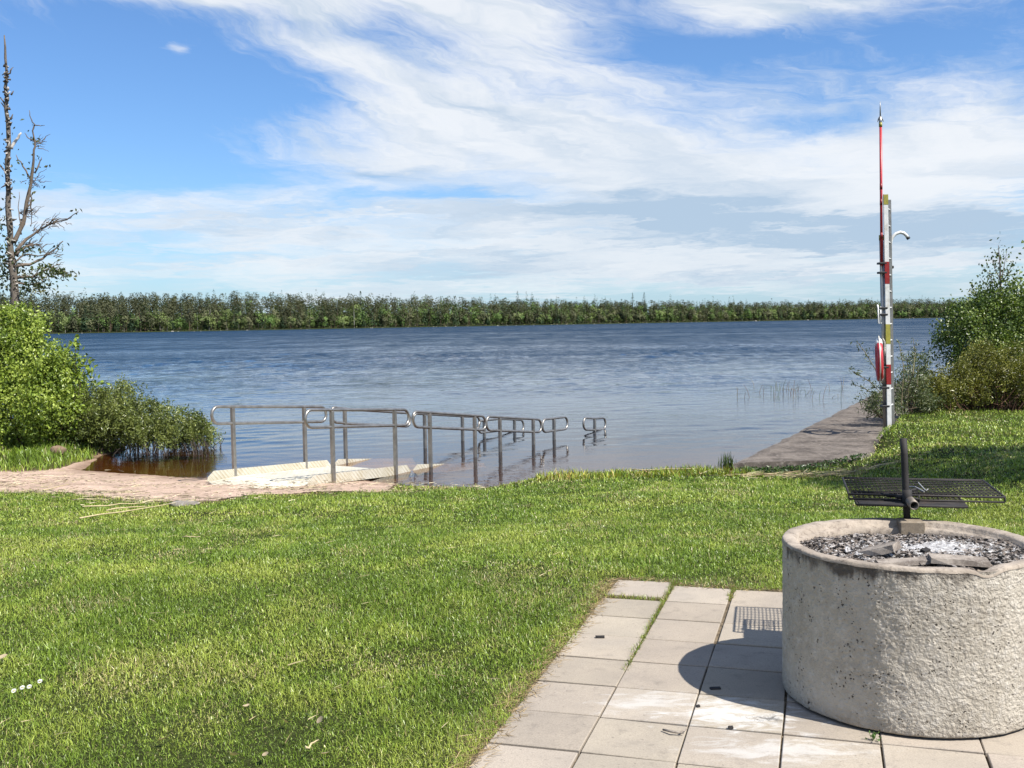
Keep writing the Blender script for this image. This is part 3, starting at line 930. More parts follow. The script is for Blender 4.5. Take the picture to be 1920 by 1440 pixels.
def build_grill():
    base = np.array([1.785, 4.69, .643])
    t = thing('cooking_grill', base, 'sooty black swivel grill on an upright iron post above the fire ring', 'grill')
    ptop = at(1694, 822, 4.72)
    b = MB()
    n = 20
    P = [[base[0] + (ptop[0] - base[0]) * k, base[1] + .0 + (ptop[1] - base[1]) * k, base[2] + (ptop[2] - base[2]) * k] for k in np.linspace(0, 1, 6)]
    b.tube(P, .0155, 20)
    b.build('post', M['soot'], t, True)
    # collar and the open pipe stub that points towards the viewer
    c = at(1697, 948, 4.66)
    b = MB()
    b.tube([[base[0], 4.69, .70], [base[0], 4.69, .775]], .0215, 18)
    b.build('collar', M['soot'], t, True)
    b = MB()
    A = np.linspace(0, 2 * PI, 24, endpoint=False)
    d = np.array([-.12, -.98, -.12]); d /= np.linalg.norm(d)
    u = np.cross(d, [0, 0, 1]); u /= np.linalg.norm(u); w = np.cross(u, d)
    s0 = np.array([base[0] + .008, 4.685, .728]); s1 = s0 + d * .085
    V = []
    for c0, r in ((s0, .021), (s1, .021), (s1, .016), (s0 + d * .02, .016)):
        V.append(c0 + r * (np.cos(A)[:, None] * u + np.sin(A)[:, None] * w))
    V = np.concatenate(V); k = np.arange(24); kn = (k + 1) % 24
    Q = np.concatenate([np.stack([i * 24 + k, i * 24 + kn, (i + 1) * 24 + kn, (i + 1) * 24 + k], 1) for i in range(3)])
    b.add(V, Q)
    b.addp(V[72:96], [list(range(24))])
    b.build('pipe_stub', mat_plain('rusty_pipe', (.22, .19, .16), .6, .5, .3, 30, .2), t, True)
    b = MB(); b.tube([[base[0] + .02, 4.685, .735], [base[0] + .05, 4.675, .735]], .006, 8); b.tube([[base[0] + .047, 4.675, .72], [base[0] + .047, 4.675, .752]], .004, 8)
    b.tube([[base[0] - .0, 4.668, .712], [base[0] + .03, 4.655, .70]], .004, 8)
    b.build('clamp_screw', M['soot'], t, True)
    # upper grate: frame + mesh of rods
    A0, B0, C0, D0 = [np.array(v) for v in ((1.668, 5.243, .748), (2.309, 5.089, .748), (2.205, 4.640, .742), (1.553, 4.790, .742))]
    def net(A, B, C, D, nu, nv, rf, rw, zoff=0, sag=0):
        b = MB(); b2 = MB()
        fr = []
        for p, q in ((A, B), (B, C), (C, D), (D, A)):
            fr.append(p)
        q = np.array(fr)
        for i in range(4):
            b.tube([q[i], q[(i + 1) % 4]], rf, 8)
        for i in range(1, nu):
            s = i / nu; a = A + (B - A) * s; c = D + (C - D) * s
            b2.tube([a + (c - a) * k - np.array([0, 0, sag * math.sin(k * PI)]) for k in np.linspace(0, 1, 5)], rw, 5)
        for j in range(1, nv):
            s = j / nv; a = A + (D - A) * s; c = B + (C - B) * s
            b2.tube([a + (c - a) * k - np.array([0, 0, sag * math.sin(s * PI) - rw * 2 + .0]) for k in np.linspace(0, 1, 5)], rw, 5)
        return b, b2
    f, w = net(A0, B0, C0, D0, 34, 10, .0055, .0026, sag=.006)
    g = f.build('grate_frame', M['soot'], t, True); w.build('grate_mesh', M['soot'], g, True)
    z = np.array([0, 0, -.022])
    b = MB(); q = [D0 + z, C0 + z]
    b.tube([D0 + z, C0 + z], .0045, 8); b.tube([D0, D0 + z], .004, 6); b.tube([C0, C0 + z], .004, 6)
    # lower grate hanging under the near edge: solid burnt tray with ribs
    A1, B1, C1, D1 = [np.array(v) for v in ((1.64, 5.02, .712), (2.10, 4.91, .712), (2.018, 4.60, .708), (1.563, 4.705, .708))]
    f2, w2 = net(A1, B1, C1, D1, 20, 9, .006, .0026)
    b.build('grate_brace', M['soot'], t, True)
    g2 = f2.build('lower_grate_frame', M['soot'], t, True); w2.build('lower_grate_mesh', M['soot'], g2, True)
    b = MB()
    n_ = np.array([0, 0, .004])
    lo = [D1 + (C1 - D1) * .02, C1, C1 + (B1 - C1) * .42, D1 + (A1 - D1) * .42]
    up = [p + np.array([0, 0, .006]) for p in lo]
    b.addp(np.array(lo + up), [[3, 2, 1, 0], [4, 5, 6, 7], [0, 1, 5, 4], [1, 2, 6, 5], [2, 3, 7, 6], [3, 0, 4, 7]])
    b.build('drip_plate', M['soot'], t)
    # swivel arm from the collar to the frame
    b = MB(); b.tube([[base[0], 4.70, .735], [1.80, 4.80, .735], [1.93, 4.93, .738]], .008, 8); b.tube([[base[0], 4.70, .735], [1.70, 4.83, .737]], .008, 8)
    b.build('swivel_arm', M['soot'], t, True)
build_grill()

# bent wire left on the grate
b = MB()
p0 = gz(1700, 912, .756); p1 = gz(1733, 922, .758); p2 = gz(1740, 917, .757); p3 = gz(1722, 905, .76)
b.tube([p0, p0 * .5 + p1 * .5 + [0, 0, .01], p1], .0028, 6); b.tube([p3, p1 * .6 + p2 * .4, p2], .0028, 6)
tag(b.build('bent_wire', mat_plain('bare_wire', (.5, .48, .45), .5, .3, .1, 30)), 'pale bent wire lying on top of the black grate right of the post', 'wire')

# weed in the slab joint at the foot of the ring
pw_ = gz(1636, 1388, 0); n = 26
P = pw_ + np.stack([rng.normal(0, .010, n), rng.normal(0, .008, n), rng.uniform(.004, .034, n)], 1)
bw_ = MB(); V, T, c4 = leafcloud(P, .014, np.array([.10, .19, .04]) * rng.uniform(.7, 1.3, (n, 1)), .6, .6); bw_.add(V, T, c4)
for k in range(5): bw_.tube([pw_ + [0, 0, -.005], pw_ + [rng.normal(0, .008), rng.normal(0, .006), .028]], .0009, 4, (.10, .16, .04))
tag(bw_.build('weed', M['leaf']), 'tiny green weed in the slab joint at the foot of the fire ring', 'weed')

# twig and small debris on the slabs
b = MB()
q = [gz(1243, 1368, .006), gz(1262, 1372, .012), gz(1275, 1374, .008), gz(1287, 1367, .008)]
b.tube(q, [.004, .005, .004, .003], 6); b.tube([gz(1262, 1372, .01), gz(1282, 1375, .006)], .0025, 5)
tag(b.build('twig', M['char'], None, True), 'small dark forked twig lying on the pale slabs', 'twig')

# ------------------------------------------------------------------ access ramp with handrails
RD = np.array([.515, .857]); RPd = np.array([-.857, .515])       # along, and towards the left side
RS = np.array([-2.44, 13.9]); RWID = 1.43
def rp(t, side, z, off=0.0):
    p = RS + RD * t + RPd * (RWID * side + off)
    return np.array([p[0], p[1], z])
def rail_z(t): return float(np.interp(t, [-1, 1.75, 1.88, 3.84, 5.75, 6.7, 7.85, 9], [.50, .285, .245, .005, -.22, -.25, -.385, -.45]))
def top_z(t): return -.412 - .058 * (t + .37) if t < 1.77 else -.545 - .113 * (t - 1.85)
def deck_z(t): return top_z(t) - .10
def build_ramp():
    T = thing('bathing_ramp', rp(0, .5, deck_z(0)), 'pale metal bathing ramp with steel handrails running into the lake', 'ramp')
    # deck plates
    for t0, t1 in ((-.30, 1.76), (1.80, 3.9), (3.94, 5.85), (5.9, 8.6)):
        b = MB()
        V = [rp(t0, 0, deck_z(t0)), rp(t1, 0, deck_z(t1)), rp(t1, 1, deck_z(t1)), rp(t0, 1, deck_z(t0))]
        V += [v - [0, 0, .03] for v in V]
        b.addp(np.array(V), [[0, 1, 2, 3], [7, 6, 5, 4], [4, 5, 1, 0], [5, 6, 2, 1], [6, 7, 3, 2], [7, 4, 0, 3]])
        b.build('deck_plate', M['deck_plate'], T)
    ribs = MB()
    for k in range(17):
        t_ = -.26 + k * .12
        ribs.tube([rp(t_, .03, deck_z(t_) + .003), rp(t_, .97, deck_z(t_) + .001)], .004, 5)
    # entry flap lying on the sand, one corner buried
    c = gz(425, 928, -.475); l = rp(-.84, 1.0, deck_z(-.3) - .005); r0 = rp(-.304, 0, deck_z(-.3) - .002); l0 = rp(-.304, 1, deck_z(-.3) - .002)
    m1 = c * .45 + r0 * .55 + np.array([.02, -.03, .0])
    V = [c, m1, r0, l0, l]; V += [v - [0, 0, .012] for v in V]
    b = MB(); b.addp(np.array(V), [[0, 1, 2, 3, 4], [9, 8, 7, 6, 5], [5, 6, 1, 0], [6, 7, 2, 1], [7, 8, 3, 2], [8, 9, 4, 3], [9, 5, 0, 4]])
    b.build('entry_flap', M['deck_plate'], T)
    # raised ribs of the tread
    for k in range(16):
        q = MB(); a_ = c + (l - c) * (k / 16.0 + .03); e_ = r0 + (l0 - r0) * (k / 16.0 + .03)
        ribs.tube([a_ + [0, 0, .004], e_ + [0, 0, .002]], .004, 5)
    ribs.build('tread_ribs', M['deck'], T)
    # side boards, chamfered at the ends
    for side, t0, t1 in ((0, -.50, 1.76), (0, 1.80, 3.86), (1, -.86, 1.66), (1, 1.70, 3.86)):
        b = MB()
        pr = [(t0, -.035), (t0 + .02, .02), (t0 + .13, .10), (t1 - .10, .10), (t1 - .0, .0), (t1 - .03, -.035)]
        V = []
        for o in (-.004, .004):
            s = o + (-.012 if side == 0 else .012)
            V += [rp(t, side, deck_z(t) + h, s) for t, h in pr]
        n = len(pr)
        P = [list(range(n)), list(range(2 * n - 1, n - 1, -1))] + [[i, i + n, (i + 1) % n + n, (i + 1) % n] for i in range(n)]
        b.addp(np.array(V), P)
        b.build('side_board', M['deck'], T)
    # handrails: loops of tube on posts, each section its own part
    def rail(t0, t1, side, posts, h=.23, dz0=0.0):
        off = -.03 if side == 0 else .03
        rr = h / 2
        def p(t, dz): return rp(t, side, rail_z(t) + dz + dz0, off)
        path = []
        for k in np.linspace(0, 1, 6): path.append(p(lerp(t0 + rr, t1 - rr, k), 0))
        for a in np.linspace(0, PI, 9)[1:-1]: path.append(p(t1 - rr + rr * math.sin(a), -rr + rr * math.cos(a)))
        for k in np.linspace(0, 1, 6): path.append(p(lerp(t1 - rr, t0 + rr, k), -h))
        for a in np.linspace(0, PI, 9)[1:-1]: path.append(p(t0 + rr - rr * math.sin(a), -rr - rr * math.cos(a)))
        b = MB(); b.tube(path, .0215, 12, closed=True)
        o = b.build('handrail', M['steel'], T, True)
        for t in posts:
            q = MB()
            top = rp(t, side, rail_z(t) + dz0 - .015, off); zb = min(float(gh(top[0], top[1])) - .05, deck_z(t) - .2)
            k = .002
            q.box((top[0], top[1], (top[2] + zb) / 2), (.05, .05, top[2] - zb), math.atan2(RD[1], RD[0]), (1, 1, 1), .006)
            q.box((top[0], top[1], top[2] - h * .55), (.054, .054, .012), math.atan2(RD[1], RD[0]), (1, 1, 1), .002)
            po = q.build('post', M['steel'], o)
    rail(-.52, 1.71, 0, (0, 1.37)); rail(1.81, 3.82, 0, (2.24, 3.49)); rail(3.84, 5.69, 0, (4.27, 5.40))
    rail(5.73, 6.70, 0, (6.17,)); rail(7.36, 8.34, 0, (7.85,))
    rail(-.72, 1.59, 1, (-.34, 1.10)); rail(1.70, 3.75, 1, (2.03, 3.31)); rail(3.84, 5.95, 1, (4.17, 5.36)); rail(5.90, 7.6, 1, (6.11, 7.24), dz0=-.09)
build_ramp()

# ------------------------------------------------------------------ jetty
def build_jetty():
    t = thing('concrete_jetty', (JC[0], JC[1], -.43), 'low weathered brown concrete jetty running out along the right bank', 'jetty')
    b = MB()
    ns, nw = 90, 12
    S = np.linspace(0, 1, ns); Wd = np.linspace(0, JW, nw)
    SS, WW = np.meshgrid(S, Wd, indexing='ij'); SS = .6 * WW + SS * (JL - .6 * WW)
    edge = (fbm(SS * 2.5, SS * 0 + 7, 3) - .5) * .10
    X = JC[0] + SS * JD[0] + (WW + edge * (WW < .01)) * JP[0]; Y = JC[1] + SS * JD[1] + (WW + edge * (WW < .01)) * JP[1]
    # the shore end is cut square to the view of the lawn
    Y = Y - (SS < .01) * 0.0
    Z = -.43 + (fbm(X * 1.2, Y * 1.2, 3) - .5) * .03 - .02 * (WW < .01) - .002 * SS
    I = np.arange(ns * nw).reshape(ns, nw)
    Q = np.stack([I[:-1, :-1], I[1:, :-1], I[1:, 1:], I[:-1, 1:]], -1).reshape(-1, 4)[:, ::-1]
    b.add(np.stack([X, Y, Z], -1).reshape(-1, 3), Q)
    for E_ in (I[:, 0], I[0, :], I[-1, :], I[:, -1]):
        top = np.stack([X, Y, Z], -1).reshape(-1, 3)[E_]; bot = top.copy(); bot[:, 2] = -1.2
        n = len(top); V = np.concatenate([top, bot]); k = np.arange(n - 1)
        b.add(V, np.stack([k, k + 1, k + 1 + n, k + n], 1))
    b.build('jetty_slab', M['jetty'], t)
    # cross wall at the far end, seen behind the bushes
    e = JC + JD * JL
    b = MB(); b.box((e[0] + 4.2 * JP[0], e[1] + 4.2 * JP[1], -.42), (5.0, .7, .5), math.atan2(JP[1], JP[0]), (1, 1, 1), .03)
    b.build('end_wall', M['jetty'], t)
build_jetty()

# ------------------------------------------------------------------ rescue post
def build_rescue():
    Y0 = 17.5
    def V(px, py, Y=Y0): return at(px, py, Y)
    lb = V(1667.5, 797); lt = V(1660.5, 364)
    zc = lambda k: lb + (lt - lb) * k
    # ladder: near stile towards us, far stile behind and to the right
    base = lb.copy()
    L = thing('rescue_ladder', base, 'tall white ladder with red and yellow bands stood upright on the rescue post', 'ladder')
    g = MB()
    dv = np.array([.335 * .30 + .085, .335, 0.0])
    ax = (lt - lb) / np.linalg.norm(lt - lb)
    def stile(o, wx, wy, k0, k1, mat, name, parent):
        q = MB(); p0 = zc(k0) + o; p1 = zc(k1) + o
        v = np.array([[p[0] + sx * wx / 2, p[1] + sy * wy / 2, p[2]] for p in (p0, p1) for sx, sy in ((-1, -1), (1, -1), (1, 1), (-1, 1))])
        q.addp(v, [[3, 2, 1, 0], [4, 5, 6, 7], [0, 1, 5, 4], [1, 2, 6, 5], [2, 3, 7, 6], [3, 0, 4, 7]])
        return q.build(name, mat, parent)
    s1 = stile(np.zeros(3), .072, .03, -.02, 1, M['alu'], 'stile', L)
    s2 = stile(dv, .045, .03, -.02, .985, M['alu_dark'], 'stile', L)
    for k0, k1, m in ((.615, .71, 'dark_red'), (.355, .44, 'yellow'), (.178, .265, 'dark_red'), (.955, .998, 'yellow')):
        stile(np.array([0, -.001, 0]), .075, .034, k0, k1, M[m], 'reflective_band', s1)
    for i in range(1, 14):
        q = MB(); k = i / 14 + .012
        q.tube([zc(k) + [0, .0, 0], zc(k) + dv], .014, 8); q.build('rung', M['white'], L, True)
    # mounting post on the left
    pb = V(1660, 792, Y0 + .06); pt = V(1652.5, 445, Y0 + .06)
    pz = lambda k: pb + (pt - pb) * k
    P = thing('rescue_post', pb, 'grey steel tube post carrying the rescue gear beside the ladder', 'post')
    q = MB(); q.tube([pz(-.03), pz(1.0)], .036, 16); q.build('tube', M['alu_dark'], P, True)
    q = MB(); q.tube([pz(.985), pz(1.012)], .040, 16); q.build('tube_cap', M['yellow'], P, True)
    for k in (.86, .81, .62, .585, .30, .19, .09):
        c = pz(k); q = MB(); q.box(c + [-.01, -.02, 0], (.13, .12, .035), 0, (1, 1, 1), .006); q.build('clamp', M['black_plastic'], P)
    # white fork bracket on the left of the post
    f = [V(1653, 581), V(1646, 580), V(1645, 571)]; f2 = [V(1653, 606), V(1647, 606), V(1646, 572)]
    q = MB(); q.tube(f, .012, 8); q.tube(f2, .012, 8); q.tube([V(1651, 575), V(1651, 607)], .014, 8)
    q.build('fork_bracket', M['white'], P, True)
    # boat pike: red shaft with barbed steel spike
    b0 = V(1652.7, 446, Y0 + .02); b1 = V(1651.2, 236, Y0 + .02)
    K = thing('boat_pike', b0, 'long red pole with a barbed steel spike rising above the ladder', 'pike pole')
    q = MB(); q.tube([b0 + (b1 - b0) * -.25, b1], .022, 12); sh = q.build('shaft', M['red'], K, True)
    for k in (.32, .46, .02):
        c = b0 + (b1 - b0) * k; q = MB(); q.tube([c - [0, 0, .05], c + [0, 0, .05]], .0235, 12); q.build('dark_band', M['dark_red'], sh, True)
    t0 = V(1651, 236, Y0 + .02); t1 = V(1650.5, 219, Y0 + .02); t2 = V(1650.3, 190, Y0 + .02)
    q = MB(); q.tube([t0, t1], .026, 10); q.tube([t1, t1 * .4 + t2 * .6, t2], [.012, .010, .003], 8)
    q.tube([V(1650.5, 218, Y0 + .02), V(1647, 223, Y0 + .02), V(1645.5, 229, Y0 + .02)], [.012, .010, .004], 6)
    q.tube([V(1650.5, 218, Y0 + .02), V(1654, 223, Y0 + .02), V(1656.5, 228, Y0 + .02)], [.012, .010, .004], 6)
    q.build('spike', M['alu_dark'], K, True)
    q = MB(); q.tube([V(1651.1, 238, Y0 + .02), V(1651, 230, Y0 + .02)], .027, 12); q.build('ferrule', M['yellow'], K, True)
    # hooked tube on the right
    h0 = V(1672.5, 772, Y0 + .42)
    S = thing('rescue_hook', h0, 'bare metal tube with a curved hook end behind the ladder', 'hook')
    path = [h0, V(1671, 640, Y0 + .42), V(1670, 520, Y0 + .42), V(1669.2, 462, Y0 + .42), V(1670.5, 451, Y0 + .42), V(1674, 443.5, Y0 + .42), V(1680, 438, Y0 + .42), V(1688, 435.5, Y0 + .42), V(1694, 437, Y0 + .42), V(1699, 441, Y0 + .42), V(1702.5, 446, Y0 + .42)]
    q = MB(); q.tube(path, .028, 12); q.build('shaft', M['alu'], S, True)
    q = MB(); q.tube([V(1701.5, 444.5, Y0 + .42), V(1704, 448, Y0 + .42)], .031, 10); q.build('end_cap', M['black_plastic'], S, True)
    q = MB(); q.box(V(1671, 501, Y0 + .40), (.07, .07, .05), 0, (1, 1, 1), .008); q.build('clamp', M['black_plastic'], S)
    # life ring seen almost edge on
    c = V(1648.5, 675, Y0 - .03)
    R = thing('life_ring', c, 'red and white life ring hanging edge on from the rescue post', 'life ring')
    ang = math.radians(14)          # the plane of the ring turned almost along the view
    e1 = np.array([math.sin(ang + .05), math.cos(ang + .05), 0]); e2 = np.array([-.03, 0, 1.0]); e2 /= np.linalg.norm(e2)
    def arc(a0, a1, r, rad, mat, name, par, n=24):
        q = MB(); A = np.linspace(a0, a1, n)
        pts = [c + rad * (math.cos(a) * e1 + math.sin(a) * e2) for a in A]
        q.tube(pts, r, 14); return q.build(name, mat, par, True)
    rad, r = .315, .052
    for mid in (PI / 2, -PI / 2):
        hw = .62 if mid > 0 else .3
        arc(mid - hw, mid + hw, r + .002, rad, M['white'], 'white_segment', R, 16)
    arc(PI / 2 + .62, 1.5 * PI - .3, r, rad, M['red'], 'red_segment', R, 22)
    arc(-PI / 2 + .3, PI / 2 - .62, r, rad, M['red'], 'red_segment', R, 22)
    q = MB(); A = np.linspace(0, 2 * PI, 48, endpoint=False)
    q.tube([c + (rad + r + .012 + .018 * math.cos(4 * a)) * (math.cos(a) * e1 + math.sin(a) * e2) for a in A], .010, 6, closed=True)
    for k in range(5):
        y_ = k * .018 - .04
        q.tube([c + np.array([.045 + k * .012, -.05, .36 - k * .05]), c + np.array([.075, -.06, .30 - k * .03]), c + np.array([.04 + k * .01, -.05, .14 - .02 * k])], .008, 6)
    q.build('grab_rope', M['rope'], R, True)
build_rescue()

# ------------------------------------------------------------------ vegetation
def ellipsoid_points(n, c, r, shell=.55):
    d = rng.normal(0, 1, (n, 3)); d /= np.linalg.norm(d, axis=1)[:, None]
    k = (shell + (1 - shell) * rng.random(n)) ** .7
    return np.asarray(c) + d * np.asarray(r) * k[:, None]

def twigs(b, base, ends, r0, r1, col, n=5, wob=.06, sides=5):
    for e in ends:
        e = np.asarray(e, float); base_ = np.asarray(base, float) + rng.normal(0, .08, 3) * [1, 1, 0]
        mid = base_ * .45 + e * .55; mid[:2] = base_[:2] * .62 + e[:2] * .38
        K = np.linspace(0, 1, n)[:, None]
        P = (1 - K) ** 2 * base_ + 2 * K * (1 - K) * mid + K ** 2 * e
        P[1:-1] += rng.normal(0, wob, (n - 2, 3))
        b.tube(P, np.linspace(r0, r1, n), sides, col, cap=False)

def shrub(name, label, cat, blobs, base, clumps, per, leaf, cols, spread=.16, stem_col=(.10, .075, .05), nst=30, st_r=.02, aspect=.5, up=.5, group=None, spiky=0.0, vary=.35, shell=.55, droop=0.0):
    base = np.asarray(base, float)
    t = thing(name, base, label, cat, group)
    A = np.array(cols, float)
    wts = np.array([np.prod(bl[1]) ** .67 for bl in blobs]); wts /= wts.sum()
    fb = MB(); C = []
    for (c, r), w in zip(blobs, wts):
        C.append(ellipsoid_points(max(4, int(clumps * w)), c, r, shell))
    C = np.concatenate(C); C[:, 2] = np.maximum(C[:, 2], base[2] + .03)
    m = len(C)
    tone = np.clip(rng.normal(.5, vary, m), 0, 1)
    P = np.repeat(C, per, 0); n = len(P)
    g = rng.normal(0, 1, (n, 3)) * spread
    if spiky:
        # leaves strung along upright shoots
        dirs = rng.normal(0, .38, (m, 3)) + [0, 0, 1]; dirs /= np.linalg.norm(dirs, axis=1)[:, None]
        s = rng.random(n) * spiky
        g = np.repeat(dirs, per, 0) * s[:, None] + rng.normal(0, 1, (n, 3)) * spread
    P = P + g
    tn = np.clip(np.repeat(tone, per) + rng.normal(0, .15, n), 0, 1)
    k = tn * (len(A) - 1); i = np.minimum(k.astype(int), len(A) - 2); f = (k - i)[:, None]
    col = A[i] * (1 - f) + A[i + 1] * f
    V, T, c4 = leafcloud(P, leaf, col * rng.uniform(.8, 1.2, (n, 1)), up, aspect, droop)
    fb.add(V, T, c4)
    fb.build('foliage', M['leaf'], t)
    sb = MB()
    idx = rng.choice(m, min(nst, m), replace=False)
    for e in C[idx]:
        b0 = np.array([lerp(base[0], e[0], .55), lerp(base[1], e[1], .55), base[2] - .05])
        twigs(sb, b0, [e], st_r, st_r * .25, np.array(stem_col) * rng.uniform(.7, 1.3))
    if sb.n: sb.build('branches', M['bark'], t)
    return t

def E(px, py, rx, ry, Y, depth):
    """an ellipsoid of foliage: where it is, how big it is"""
    c = at(px, py, Y); s = Y / F
    return (c, (rx * s, depth, ry * s))

ALDER = [(.07, .115, .016), (.18, .265, .034), (.30, .40, .055), (.42, .51, .10)]
OLIVE = [(.065, .085, .02), (.14, .18, .04), (.23, .275, .065), (.31, .35, .10)]
# --- left bank
gl = float(ZW + .1)
shrub('alder_bush', 'tall bright green leafy bush at the left edge of the lake shore', 'bush',
      [E(15, 670, 56, 76, 18.4, .8), E(56, 715, 62, 62, 18.2, .8), E(20, 775, 100, 72, 18.0, .9), E(92, 780, 66, 70, 17.9, .8), E(22, 632, 34, 42, 18.6, .5), E(-70, 700, 100, 120, 18.5, 1.0), E(58, 630, 20, 30, 18.4, .3), E(126, 735, 28, 50, 18, .4), E(105, 700, 22, 36, 18, .3)],
      at(50, 850, 18.0), 860, 62, .060, ALDER, .07, nst=40, aspect=.6, vary=.36, spiky=.32)
# loose shoots at its right
t = thing('alder_sapling', at(150, 800, 18.0), 'thin leafy sapling standing out of the bright bush against the water', 'sapling')
b = MB(); e1 = at(143, 640, 18.0); e2 = at(166, 672, 18.0); e3 = at(178, 700, 18.0)
twigs(b, at(150, 800, 18.0), [e1, e2, e3], .012, .004, (.09, .07, .05), wob=.02)
b.build('stem', M['bark'], t)
P = np.concatenate([e + rng.normal(0, 1, (n, 3)) * [.06, .06, .1] + [0, 0, -dz] for e, n, dz in ((e1, 26, .05), (e1, 30, .3), (e2, 10, .02), (e2, 14, .2), (e3, 18, .1), (e1, 20, .55))])
V, T, c4 = leafcloud(P, .085, np.array(ALDER)[rng.integers(0, 3, len(P))], .4, .65)
b = MB(); b.add(V, T, c4); b.build('foliage', M['leaf'], t)

shrub('bog_shrub', 'low dark olive shrub growing out over the brown shallow water', 'bush',
      [E(215, 780, 62, 56, 18.3, .7), E(265, 802, 60, 46, 18.4, .7), E(330, 814, 50, 40, 18.6, .55), E(382, 822, 30, 32, 18.7, .4), E(190, 800, 50, 50, 18.2, .6), E(155, 805, 40, 45, 18.2, .5), E(280, 820, 90, 26, 18.3, .6)],
      at(250, 846, 18.4), 860, 40, .056, OLIVE, .04, nst=0, aspect=.38, up=.2, spiky=.22, vary=.28, shell=.3)
b = MB()
tgt = COL.objects['bog_shrub']
for k in range(190):
    px = 150 + 262 * rng.random(); Yb = 17.75 + rng.random() * 1.3
    p = at(px, 700, Yb); p[2] = ZW - .05
    if px > 380 and rng.random() < .4: continue
    hgt = rng.uniform(.16, .34); d = rng.normal(0, .07, 2)
    b.tube([p, p + [d[0] * .5, d[1] * .5, hgt * .5], p + [d[0] * 1.3, d[1] * 1.3, hgt]], [.007, .006, .004], 4, np.array([.10, .08, .065]) * rng.uniform(.5, 1.5), cap=False)
o = b.build('branches', M['bark'], tgt, True)

